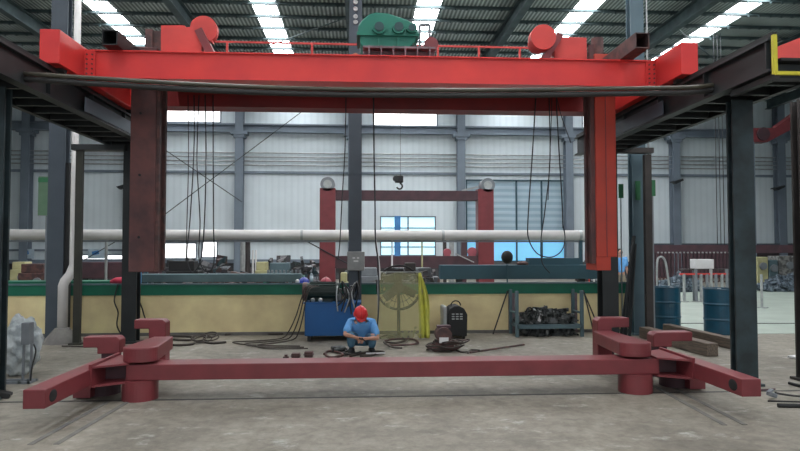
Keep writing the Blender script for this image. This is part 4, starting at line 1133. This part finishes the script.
# tarp bundle
ty = 8.6; a = at(17, 335, ty)
random.seed(4)
mb = MB(); bmesh.ops.create_icosphere(mb.bm, subdivisions=5, radius=1)
from mathutils import noise as mn
for v in mb.bm.verts:
    d = v.co.copy(); n_ = mn.noise(d * 2.3) * .22 + mn.noise(d * 6) * .12 + abs(mn.noise(d * 11)) * .08
    s_ = 1 + n_
    v.co = Vector((d.x * .23 * s_, d.y * .25 * s_, max(d.z * .48 * s_, -.46)))
zt4 = at(18, 314, ty).z
mb.move((a.x, ty + .1, .46 + .0)); 
for v in mb.bm.verts: v.co.z *= (zt4 / 1.02)
tag(mb.build('tarpaulin_bundle', M['tarp'], smooth=True), 'crumpled white tarpaulin draped over a bundle beside the left column', 'tarpaulin')
# fallen bracket by left column foot
q = gr(4, 398)
tag(MB().obox((q.x - .05, q.y, .05), (.22, .16, .06), (0, .3, .4), .01).build('steel_shoe', M['blackm']), 'black wedge shaped block at the foot of the left column', 'steel block')

# ------------------------------------------------------------------ right: drums, timbers, rods
def drum(px, Y, label, first=None):
    q = at(px, 300, Y)
    if first: return dup(first, (q.x, Y, 0), 0.7, label)
    o = thing('oil_drum', label, 'oil drum', (q.x, Y, 0), 0)
    H_ = .89; r = .285
    mb = MB(); prof = [(0, r * .97), (.02, r), (.26, r), (.29, r + .012), (.32, r), (.56, r), (.59, r + .012), (.62, r), (.86, r), (H_, r * .99)]
    n = 36; rings = []
    for z, rr_ in prof: rings.append([mb.bm.verts.new((rr_ * math.cos(2 * PI * k / n), rr_ * math.sin(2 * PI * k / n), z)) for k in range(n)])
    for A, B in zip(rings, rings[1:]):
        for k in range(n): mb.bm.faces.new((A[k], A[(k + 1) % n], B[(k + 1) % n], B[k]))
    mb.bm.faces.new(rings[0]); mb.build('shell', M['bluedrum'], o)
    MB().cyl((0, 0, H_ - .035), (0, 0, H_ - .02), r * .97, seg=36).build('lid', M['bluedrum'], o)
    MB().torus((0, 0, H_), r, .012, 'Z', 36, 8).build('rim', M['bluedrum'], o)
    MB().cyl((.16, .05, H_ - .02), (.16, .05, H_), .035, seg=14).build('bung', M['silver'], o)
    MB().obox((-.02, -r - .002, .53), (.09, .006, .07), (0, 0, 0)).build('sticker', M['teal'], o)
    return o
d1 = drum(665.5, 12.55, 'blue oil drum nearer the slim brown post, beyond the timbers')
d2 = drum(719, 12.0, 'blue oil drum half hidden by the dark right column', d1)
# pile on first drum
for (x, y, x2, y2, sz, lab) in ((720, 356.5, 676, 331.5, .20, 'thick weathered timber baulk nearest, its square end facing the viewer'), (741, 349, 700, 327.5, .17, 'weathered timber baulk lying behind the thicker one')):
    e = gr(x, y); 
    s_ = gr(x2, y2 + 2)
    d = Vector((s_.x - e.x, s_.y - e.y, 0)); d.normalize()
    if d.x > 0 or True: d = Vector((-.06, 1, 0)).normalized()
    A = Vector((e.x - sz / 2 - .02, e.y, sz / 2 + .004)); B = A + d * 2.1
    o = MB().bar(A, B, sz, sz).build('timber_baulk', M['wood'], bevel=.01); tag(o, lab, 'timber')
def rod(x0, y0, x1, y1, r, m, lab, z=.02): tag(MB().cyl(gr(x0, y0, z), gr(x1, y1, z), r, seg=8).build('floor_bar', M[m]), lab, 'bar')
rod(778, 405.5, 803, 406, .025, 'blackm', 'thick dark bar on the floor at the right edge, nearest the viewer')
rod(768, 401, 803, 402, .010, 'blackm', 'thin dark bar on the floor beside the grey clamp')
rod(789, 383, 804, 387, .018, 'blackm', 'short dark bar on the floor at the right edge, furthest back')
rod(760, 390, 775, 389, .010, 'maroond', 'thin maroon bar just right of the spreader arm end')
q = gr(772, 399)
o = thing('ground_clamp', 'grey clamp on a black cable lying on the floor at right', 'clamp', (q.x, q.y, 0))
MB().obox((0, 0, .05), (.10, .07, .05), (0, .35, .2), .012).build('jaw', M['grey'], o)
MB().obox((-.02, 0, .09), (.07, .05, .02), (0, -.5, .2), .006).build('lever', M['grey'], o)
MB().tube(spline([(.04, 0, .07), (.12, .02, .05), (.28, 0, .03), (.5, -.02, .02)]), .012, 7).build('lead', M['rubber'], o, smooth=True)
a, b = gr(655, 323.5, .008), gr(830, 323.5, .008)
tag(MB().cyl(a, b, .012, seg=6).build('floor_cable', M['rubber']), 'straight dark cable lying across the pale green floor at right', 'cable')
# papers / offcut on right edge
q = gr(797, 358); tag(MB().obox((q.x, q.y, .02), (.25, .12, .03), (0, 0, .3)).build('pale_plank', M['white']), 'pale short plank lying on the floor at the right edge', 'plank')

# ------------------------------------------------------------------ leaning bars by the broad column on the right
for k, (x0, y0, x1, y1, lab) in enumerate(((630, 236, 620, 318, 'dark bar leaning beside the broad teal grey column, leftmost of three'), (628, 250, 624, 318, 'dark bar leaning beside the broad teal grey column, middle of three'), (631, 244, 628, 318, 'dark bar leaning beside the broad teal grey column, rightmost of three'))):
    a = at(x0, y0, 11.9); b = at(x1, y1, 11.5)
    tag(MB().bar((b.x, 11.45, .02), (a.x, 11.72, a.z), .05).build('leaning_bar', M['black']), lab, 'bar')

# ------------------------------------------------------------------ machinery beyond the wall
# maroon portal
gyp = 20.0
def P(px, py, Y=gyp): return at(px, py, Y)
lx0, lx1 = P(320, 250).x, P(335.5, 250).x; rx0, rx1 = P(477, 250).x, P(492.5, 250).x
po = thing('gantry_frame', 'maroon portal frame standing beyond the low wall, motors on its top corners', 'gantry frame', ((lx0 + rx1) / 2, gyp, 0))
ox = po.location.x
zt5 = P(400, 191).z; zb5 = P(400, 199).z
for a_, b_ in ((lx0, lx1), (rx0, rx1)):
    MB().box(a_ - ox, b_ - ox, -.25, .25, 0, P(400, 189).z).build('leg', M['maroon'], po, bevel=.01)
MB().box(lx1 - ox, rx0 - ox, -.2, .2, zb5 - .05, zt5).build('top_beam', M['maroond'], po)
MB().box(lx1 - ox, rx0 - ox, -.2, .2, P(400, 268).z, P(400, 256).z).build('lower_beam', M['maroond'], po)
for px in (328, 486.5):
    q = P(px, 186); rr_ = .23
    mo = MB().cyl((q.x - ox, -.25, P(400, 189).z + .12), (q.x - ox, .2, P(400, 189).z + .12), rr_, seg=24).build('motor', M['grey'], po)
    MB().cyl((q.x - ox, -.27, P(400, 189).z + .12), (q.x - ox, -.25, P(400, 189).z + .12), rr_ * .6, seg=20).build('motor_cover', M['silver'], mo)
MB().bar((P(462, 192).x - ox, 0, zt5 + .02), (P(478, 187).x - ox, 0, zt5 + .15), .06).build('cable_pipe', M['silver'], po)
# mid columns grey inside the portal
for px, ww, m, lab in ((445, 3, 'brownpost', 'dark slim post standing inside the portal, left of the silver one'), (452, 4, 'silver', 'silver grey slim post standing inside the portal'), (464, 5, 'maroond', 'maroon slim post standing inside the portal by its right leg')):
    q = at(px, 250, 24); w_ = ww / F_PX * 24
    tag(MB().box(q.x - w_ / 2, q.x + w_ / 2, 24, 24.2, 0, at(px, 233, 24).z).build('slim_post', M[m]), lab, 'post')
# teal beams resting on trestles
def long_beam(x0, x1, yt, yb, Y, m, lab, name='steel_beam', step=None):
    a = at(x0, yt, Y); b = at(x1, yb, Y)
    o = thing(name, lab, 'steel beam', ((a.x + b.x) / 2, Y, 0)); c_ = o.location.x
    MB().box(a.x - c_, b.x - c_, -.15, .15, b.z, a.z).build('beam', M[m], o, bevel=.01)
    if step:
        s0 = at(step[0], step[2], Y); s1 = at(step[1], step[2], Y)
        MB().box(s0.x - c_, s1.x - c_, -.1, .2, a.z, s0.z).build('upper_beam', M[m], o)
    for f in (.12, .88):
        X = (a.x - c_) + (b.x - a.x) * f; MB().box(X - .06, X + .06, -.1, .1, 0, b.z).build('trestle_leg', M['black'], o)
    return o
long_beam(439.5, 600, 265, 278.5, 13.6, 'teal', 'long teal steel beam lying just beyond the low wall, stepped up at its right', step=(528, 578, 258))
long_beam(140, 302, 274, 281.5, 13.6, 'tealgrey', 'long grey teal steel beam beyond the wall at left, behind the rusty mast')
long_beam(78, 160, 262, 278, 16.5, 'maroond', 'dark maroon steel beam beyond the wall, left of the rusty mast')
q = at(505, 257, 13.4)
o = thing('round_mirror_head', 'round black lamp head on a short stalk above the teal beam', 'lamp', (q.x, 13.2, 0))
MB().sph((0, 0, q.z), (.13, .10, .14)).build('head', M['blackm'], o, smooth=True)
MB().cyl((0, 0, 0.0), (0, 0, q.z - .12), .015, seg=8).build('stalk', M['teal'], o)
q = at(522, 262.5, 13.6)
tag(MB().sph((q.x, 13.55, at(522, 265, 13.6).z + .035), (.13, .1, .055)).obox((q.x, 13.55, at(522, 265, 13.6).z + .02), (.2, .12, .03)).build('gear_cover', M['brownred'], smooth=False), 'small dark red casting sitting on the teal beam left of its step', 'casting')
# red gear parts on the portal's lower beam
for px, py, s_, lab in ((447, 254, .12, 'pinkish red round fitting on the portal lower beam, left one'), (472, 253, .14, 'pinkish red round fitting on the portal lower beam by the right leg')):
    q = P(px, py); tag(MB().cyl((q.x, gyp - .12, P(400, 256).z + s_), (q.x, gyp + .1, P(400, 256).z + s_), s_, seg=20).box(q.x - s_ * .8, q.x + s_ * .8, gyp - .1, gyp + .1, P(400, 256).z, P(400, 256).z + s_).build('sheave_fitting', M['pinkred']), lab, 'sheave')
q0, q1 = P(455, 254), P(472, 262)
# silver diagonal strap
tag(MB().bar((q0.x, gyp - .35, q0.z), (q1.x, gyp - .35, q1.z), .08, .03).bar((q0.x, gyp - .35, q0.z), (q0.x, gyp - .22, q0.z), .04).build('diagonal_strap', M['silver']), 'pale diagonal strap in front of the portal lower beam', 'strap')

random.seed(31)
clut = [  # x0,x1,ytop, Y, material, label
    (18, 46, 264, 18, 'brownred', 'brown machine block beyond the wall at far left'),
    (10, 26, 262, 21, 'paleyellow', 'pale yellow crate behind the brown machine block at far left'),
    (166, 198, 261, 17, 'blackm', 'black bundle beneath the bright low windows'),
    (255, 268, 262, 19, 'paleyellow', 'pale yellow sheet standing beyond the wall'),
    (268, 292, 263, 18, 'tealgrey', 'grey teal cabinet right of the pale yellow sheet'),
    (292, 300, 268, 18, 'brownpost', 'dark brown crate between cabinet and grey heap'),
    (339, 350, 256, 22, 'brownpost', 'dark crate between the portal leg and the middle column'),
    (340, 348, 273, 14.5, 'paleyellow', 'small pale crate just left of the middle column'),
    (360, 380, 268, 17, 'grey', 'grey machine bed between the middle column and the fan'),
    (384, 440, 268, 16, 'clutter', 'pale machine bed beyond the wall above the fan'),
    (405, 418, 263, 15.5, 'brownpost', 'dark casting on the pale machine bed'),
]
for (x0, x1, yt, Y, m, lab) in clut:
    a = at(x0, yt, Y); b = at(x1, yt, Y)
    o = thing('machine_block', lab, 'machinery', ((a.x + b.x) / 2, Y, 0)); w_ = b.x - a.x
    MB().box(-w_ / 2, w_ / 2, 0, .6, 0, a.z * .8).build('body', M[m], o, bevel=.02)
    MB().obox((-w_ * .05, .3, a.z * .9), (w_ * .8, .45, a.z * .2), bev=.02).build('top_casting', M[m], o)
    MB().cyl((w_ * .2, -.04, a.z * .6), (w_ * .2, .0, a.z * .6), min(.12, w_ * .2), seg=16).build('handwheel', M['grey'], o)
for (x0, x1, yt, Y, m, lab) in ((203, 238, 262, 18.5, 'clutter', 'pale grey clutter heap left of the grey wall column'), (290, 319, 264, 18, 'clutterd', 'dark clutter heap between the teal cabinet and portal leg'),
                               (300, 322, 268, 16.5, 'clutter', 'grey heap right before the portal leg'), (130, 240, 261, 27, 'clutterd', 'long dark pile along the foot of the back wall at left'), (240, 335, 259, 27, 'clutterd', 'long dark pile along the foot of the back wall behind the portal leg'), (340, 440, 262, 27, 'clutterd', 'long dark pile along the foot of the back wall under the cyan window'), (578, 600, 266, 16, 'clutter', 'heap of red and white fencing parts by the orange mast'),
                               (200, 300, 275, 15.2, 'clutter', 'low band of pale parts just beyond the wall'), (130, 330, 278, 14.6, 'brownred', 'low band of reddish parts behind the wall at left'),
                               (660, 696, 277, 23.5, 'scrapbl', 'blue grey swarf heap on the floor at right'), (756, 830, 276, 23.5, 'scrapbl', 'blue grey swarf heap at the far right edge'),
                               (335, 480, 277, 15.2, 'clutterd', 'low band of dark parts behind the wall at centre')):
    a = at(x0, yt, Y); b = at(x1, yt, Y); w_ = b.x - a.x
    heap('parts_heap', lab, (a.x + b.x) / 2, Y, 0, w_, 1.0, a.z, int(60 + w_ * 22), M[m], .2, .6, (.04, .12), 'heap')
# red/white guard rails near orange mast
for k, (px, wh) in enumerate(((580, 'leftmost'), (584, 'second from left'), (589, 'third from left'), (594, 'rightmost'))):
    a = at(px, 272, 15.0)
    tag(MB().cyl((a.x, 15, 0), (a.x, 15, a.z + .1), .02, seg=8).build('barrier_post', M['white'] if k % 2 else M['red2']), ('white' if k % 2 else 'red') + ' thin barrier post left of the orange mast, ' + wh + ' of four', 'post', 'barrier posts by the orange mast')
# silver tubes / posts beyond the wall at left
for px, y0, Y, r, m, lab in ((106.5, 240, 15.5, .035, 'silver', 'slender silver pole beyond the wall, left of the black column'), (253, 250, 20, .03, 'white', 'white thin post by the grey wall column, left of the pair'), (256, 250, 20.2, .03, 'white', 'white thin post by the grey wall column, right of the pair'),
                             (248, 238, 18, .07, 'brownpost', 'dark upright post beside the two white posts'), (243, 241, 24, .10, 'silver', 'grey upright tube right behind the dark post'),
                             (392, 240, 17, .025, 'white', 'thin white pole beyond the fan'), (422, 240, 17, .025, 'paleyellow', 'thin yellowish pole beyond the fan'), (140, 262, 13.2, .035, 'posterb', 'short blue post beside the foot of the rusty mast')):
    a = at(px, y0, Y); tag(MB().cyl((a.x, Y, 0), (a.x, Y, a.z), r, seg=10).build('upright_post', M[m]), lab, 'post')
# green cabinet low
a, b = at(263, 276, 14.2), at(303, 276, 14.2)
o = thing('workbench', 'dark green workbench just beyond the wall', 'workbench', ((a.x + b.x) / 2, 14.2, 0))
MB().box(-(b.x - a.x) / 2, (b.x - a.x) / 2, 0, .5, a.z - .05, a.z).build('top', M['greenband'], o)
for sx in (-1, 1): MB().box(sx * (b.x - a.x) / 2 * .92 - .04, sx * (b.x - a.x) / 2 * .92 + .04, .05, .45, 0, a.z - .05).build('leg', M['greenband'], o)
# row of upright bars on the bench
for k in range(9):
    a = at(268 + 4 * k, 270, 14.4)
    tag(MB().box(a.x - .022, a.x + .022, 14.4, 14.46, at(263, 276, 14.2).z, a.z).build('pin', M['grey']), 'small upright grey pin standing on the green workbench', 'pin', 'pins in a row on the green workbench')

# boards on the back wall
for x0, x1, y0, y1, lab in ((19.5, 34, 249, 258.5, 'pale board with blue print on the back wall at far left'), (88, 105, 249, 258.5, 'pale board with a blue print on the back wall beside the dark post')):
    a, b = at(x0, y0, YB - .15), at(x1, y1, YB - .15)
    o = thing('wall_board', lab, 'board', ((a.x + b.x) / 2, YB - .15, b.z)); w_ = (b.x - a.x) / 2
    MB().box(-w_, w_, -.02, .0, 0, a.z - b.z).build('panel', M['poster'], o)
    MB().obox((-w_ * .1, -.026, (a.z - b.z) * .6), (w_ * .8, .008, .2), (0, -.2, 0)).build('print', M['posterb'], o)
# green board on stand at left
a, b = at(38.5, 176.5, 13.9), at(55, 204, 13.9)
# mount on the building column
o = thing('green_notice_board', 'green topped notice board behind the slate blue column at left', 'notice board', ((a.x + b.x) / 2, 13.9, b.z - .25))
w_ = (b.x - a.x) / 2; hh_ = a.z - b.z + .25
MB().box(-w_, w_, 0, .04, 0, hh_).build('panel', mat('faded_green_board', (0.12, 0.20, 0.13), .6, 0, (.09, .17, .1), 5), o)
MB().box(-w_, w_, -.012, 0, hh_ - .12, hh_ - .03).build('header', M['greensign'], o)
MB().bar((0, .05, -b.z + .25), (0, .05, .2), .05).build('post', M['grey'], o)
for px, y0, y1, lab in ((621, 184, 198, 'small green sign right beside the orange mast'), (638, 181, 200, 'small green sign on the broad teal grey column'), (653, 180, 196, 'narrow green sign right of the slim brown post')):
    Yg = 11.86 if px == 638 else 12.3; a, b = at(px - 2.4, y0, Yg), at(px + 2.4, y1, Yg)
    o = thing('green_sign', lab, 'sign', ((a.x + b.x) / 2, Yg, b.z)); w_ = (b.x - a.x) / 2
    MB().box(-w_, w_, -.01, .02, 0, a.z - b.z).build('panel', M['greensign'], o)
    if px != 638: MB().bar((0, .02, -b.z), (0, .02, a.z - b.z), .02).build('pole', M['grey'], o)

# lamps on the wall columns at right
for px, py, lab in ((676.5, 181, 'small dark wall lamp on the column above the right barrels'), (778, 187.5, 'small dark wall lamp on the column at the right edge'), (122, 186, 'small grey wall lamp left of the rusty mast')):
    q = at(px, py, YB - .9)
    o = thing('wall_lamp', lab, 'lamp', (q.x, YB - .9, q.z))
    MB().prism([(-.25, -.05), (.3, .12), (.34, .02), (-.1, -.18)], -.15, .15).build('shade', M['black'], o)
    MB().bar((-.1, .1, 0), (-.2, .32, -.05), .05).build('bracket', M['black'], o)
# far red crane part, far right
yq = 27
a, b = at(752, 139, yq), at(830, 100, yq)
o = thing('far_crane', 'reddish bridge crane far away behind the right columns', 'crane', (a.x, yq, 0))
MB().prism([(0, at(752, 142, yq).z), (at(768, 142, yq).x - a.x, at(768, 142, yq).z), (b.x - a.x, at(830, 108, yq).z), (b.x - a.x, at(830, 88, yq).z), (at(775, 128, yq).x - a.x, at(775, 128, yq).z), (0, at(752, 128, yq).z)], 0, .5).build('girder', M['maroon'], o)
MB().cyl((.5, -.1, at(752, 134, yq).z), (.5, 0, at(752, 134, yq).z), .3, seg=16).build('hoist', M['maroond'], o)
MB().bar((0.0, .2, 0), (0.0, .2, at(752, 140, yq).z), .3).build('support', M['wallcol'], o)
# salmon crane top right, nearer
yq = 12.5
a = at(769, 69, yq)
o = thing('neighbour_crane', 'salmon red crane girder sloping away beyond the yellow handrail post', 'crane', (a.x, yq, 0))
MB().prism([(0, at(769, 70, yq).z), (2.2, at(769, 70, yq).z + .45), (2.2, at(769, 70, yq).z + 1.3), (0, at(769, 50, yq).z)], 0, .4).build('girder', M['red2'], o)
MB().bar((1.0, .2, 0), (1.0, .2, at(769, 69, yq).z + .1), .2).build('support', M['black'], o)

# stanchion rack with white box at right
sy = 19.0
a, b = at(683, 274, sy), at(735, 274, sy)
o = thing('stanchion_rack', 'rack of silver posts joined by a red top bar, behind the blue drums', 'rack', (a.x, sy, 0))
zr = a.z
MB().bar((-.1, 0, zr), (b.x - a.x, 0, zr), .05).build('top_bar', M['red2'], o)
for k, px in enumerate((684, 696, 701, 707, 711, 716, 722, 727, 732)):
    q = at(px, 280, sy); m_ = 'silver' if k % 2 == 0 else 'grey'
    p_ = MB().cyl((q.x - a.x, 0, 0.02), (q.x - a.x, 0, zr + (.15 if k % 3 == 1 else 0)), .045, seg=12).build('post', M[m_], o)
    MB().cyl((q.x - a.x, 0, 0), (q.x - a.x, 0, .03), .14, seg=16).build('post_foot', M['silver'], p_)
MB().box(.1, b.x - a.x, .1, .5, zr + .12, zr + .15).build('tray', M['brownpost'], o)
MB().bar((.5, .3, 0), (.5, .3, zr + .12), .05).build('tray_leg', M['grey'], o)
q = at(707, 266, sy)
tag(MB().obox((q.x, sy + .3, zr + .15 + .16), (.6, .35, .30), (0, 0, 0), .01).build('cardboard_carton', M['white']), 'white carton standing on the stanchion rack', 'carton')
q = at(758, 275, 16.2); g_ = gr(758, 308)
o = thing('barrier_stanchion', 'single silver stanchion on a round foot, just right of the dark column', 'stanchion', (g_.x + .12, g_.y, 0))
MB().cyl((0, 0, .02), (0, 0, .95), .035, seg=12).build('post', M['silver'], o); MB().cyl((0, 0, 0), (0, 0, .03), .16, seg=20).build('foot', M['silver'], o)
# hanging slings row under the maroon beam at right
sy = 25.0
a = at(653, 251, sy); b = at(735, 251, sy)
o = thing('sling_rail', 'dark hanging rail with a pale top strip, beyond the drums', 'rail', ((a.x + at(835, 250, sy).x) / 2, sy, 0))
half = (at(835, 250, sy).x - a.x) / 2
MB().box(-half, half, -.1, .1, at(700, 253, sy).z, at(700, 245, sy).z).build('rail', M['maroond'], o)
for sx in (-1, 0.05, 1): MB().box(sx * half * .98 - .08, sx * half * .98 + .08, .12, .28, 0, at(700, 246, sy).z).build('leg', M['maroond'], o)
first = None
for k in range(22):
    px = 656 + 3.7 * k
    q = at(px, 253, sy)
    if first is None:
        first = thing('hanging_sling', 'dark maroon sling hook hanging in the row beyond the blue drums', 'sling', (q.x, sy - .14, q.z), 0, 'sling hooks hanging on the rail at right')
        MB().box(-.045, .045, -.03, .03, -1.0, 0).build('strap', M['maroond'], first)
        MB().torus((0, 0, -1.1), .09, .03, 'Y', 14, 6).build('hook', M['brownred'], first)
        MB().obox((0, -.03, .02), (.06, .05, .06)).build('pale_tag', M['silver'], first)
    else: 
        dd = dup(first, (q.x, sy - .14, q.z - .0), 0)
# machines at far right under window
for x0, x1, yt, Y, m, lab in ((757, 768, 257, 26, 'paleyellow', 'pale olive machine beyond the right column, left one'), (769, 778, 260, 26, 'tealgrey', 'grey teal machine beyond the right column, middle one'), (779, 800, 256, 26, 'scraplt', 'pale grey machine at the right edge')):
    a = at(x0, yt, Y); b = at(x1, yt, Y); w_ = b.x - a.x
    o = thing('lathe_machine', lab, 'machine', ((a.x + b.x) / 2, Y, 0))
    MB().box(-w_ / 2, w_ / 2, 0, .8, 0, a.z).build('body', M[m], o, bevel=.03)
    MB().cyl((0, -.08, a.z * .7), (0, 0, a.z * .7), .16, seg=16).build('chuck', M['grey'], o)
# blue-white hooked frame
q = at(657, 270, 17.0)
tag(MB().tube(spline([(q.x, 17, 0), (q.x, 17, 1.2), (q.x + .1, 17, 1.45), (q.x + .25, 17, 1.3), (q.x + .35, 17, .6), (q.x + .45, 17, 0)]), .03, 8).build('bent_pipe', M['silver'], smooth=True), 'bent pale pipe arch standing just right of the slim brown post', 'pipe')

# ------------------------------------------------------------------ ropes, wires, hooks
def rope(pts, r, m, lab, name='wire_rope', cat='rope', group=None):
    return tag(MB().tube(spline(pts, 6) if len(pts) > 2 else pts, r, 6).build(name, M[m], smooth=True), lab, cat, group)
Yr = 10.17
def R3(L, Y=Yr): return [at(x, y, Y) for x, y in L]
rope(R3([(188, 95), (188.5, 160), (187, 220), (186, 262)]), .008, 'wire', 'thin rope hanging from the rear red girder, leftmost of the left bunch')
rope(R3([(194, 95), (194, 150), (190, 220), (187, 256), (192, 272), (200, 262), (204, 230), (206, 160), (205, 95)]), .010, 'wire', 'looped rope hanging from the left end of the red bridge')
rope(R3([(199, 95), (197, 160), (200, 220), (199, 258), (207, 272), (214, 262), (213.5, 220), (213, 95)]), .010, 'wire', 'wider looped rope at the right of the left bunch')
rope(R3([(346, 95), (345, 150), (342, 200), (340, 240), (338, 260)]), .009, 'wire', 'rope hanging just left of the middle column')
rope(R3([(373.5, 97), (374, 150), (375, 200), (375.5, 240), (378, 262), (379, 300), (377, 330)]), .012, 'wire', 'dark rope hanging down to the left edge of the netted fan')
rope(R3([(375, 235), (379, 262), (380, 280)], 11.0), .012, 'white', 'short white cord hanging above the netted fan')
rope(R3([(536, 95), (532, 160), (528, 220), (529, 240), (538, 254), (552, 257), (562, 250), (565, 238), (563, 225)]), .010, 'wire', 'looped rope hanging from the right end of the red bridge')
rope(R3([(549, 95), (550, 160), (545, 210), (541, 240), (542, 262), (550, 273)]), .009, 'wire', 'straight rope in the middle of the right bunch')
rope(R3([(552, 95), (551, 130), (548, 200)]), .007, 'wire', 'thin rope beside the middle rope of the right bunch')
rope(R3([(556, 95), (559, 150), (562, 200), (563, 228)]), .010, 'wire', 'rope of the right bunch nearest the orange mast')
rope(R3([(556, 95), (562, 118), (571, 143)]), .007, 'wire', 'short slanting rope near the orange mast')
for (x0, y0, x1, y1, lab) in ((158, 145, 242, 202, 'thin bracing wire falling to the right beside the rusty mast'), (160, 218, 304, 110, 'long thin bracing wire rising to the right across the back wall'),
                              (290, 232, 352, 266, 'thin bracing wire falling behind the portal leg'), (84, 260, 132, 232, 'thin bracing wire rising behind the black column')):
    Y = 19.72 if x0 == 290 else 33.1
    a, b = at(x0, y0, Y), at(x1, y1, Y)
    tag(MB().cyl(a, b, .022 if Y > 20 else .018, seg=6).build('bracing_wire', M['wire']), lab, 'wire')
for k, (px, wh) in enumerate(((715, 'left'), (718.5, 'middle'), (722, 'right'))):
    a = at(px, 112, 24); b = at(px, 245, 24)
    tag(MB().cyl((a.x, 24, b.z), (a.x, 24, H_ROOF - .001), .015, seg=6).build('drop_wire', M['wire']), 'thin vertical wire hanging by the dark right column, ' + wh + ' of three', 'wire', 'drop wires left of the right column')
# chain hoist hook in the middle distance
q = at(399, 182, 22)
o = thing('crane_hook', 'small black hook block hanging above the maroon portal', 'crane hook', (q.x, 22, q.z))
MB().obox((0, 0, .10), (.30, .18, .26), bev=.04).build('block', M['blackm'], o)
MB().cyl((-.12, -.12, .12), (-.12, .12, .12), .1, seg=14).build('sheave', M['black'], o)
MB().torus((.02, 0, -.15), .10, .03, 'Y', 18, 8, -PI * .9, PI * .5).build('hook', M['black'], o)
MB().cyl((.05, 0, .2), (.05, 0, H_ROOF - .001 - q.z), .008, seg=6).build('rope', M['wire'], o)
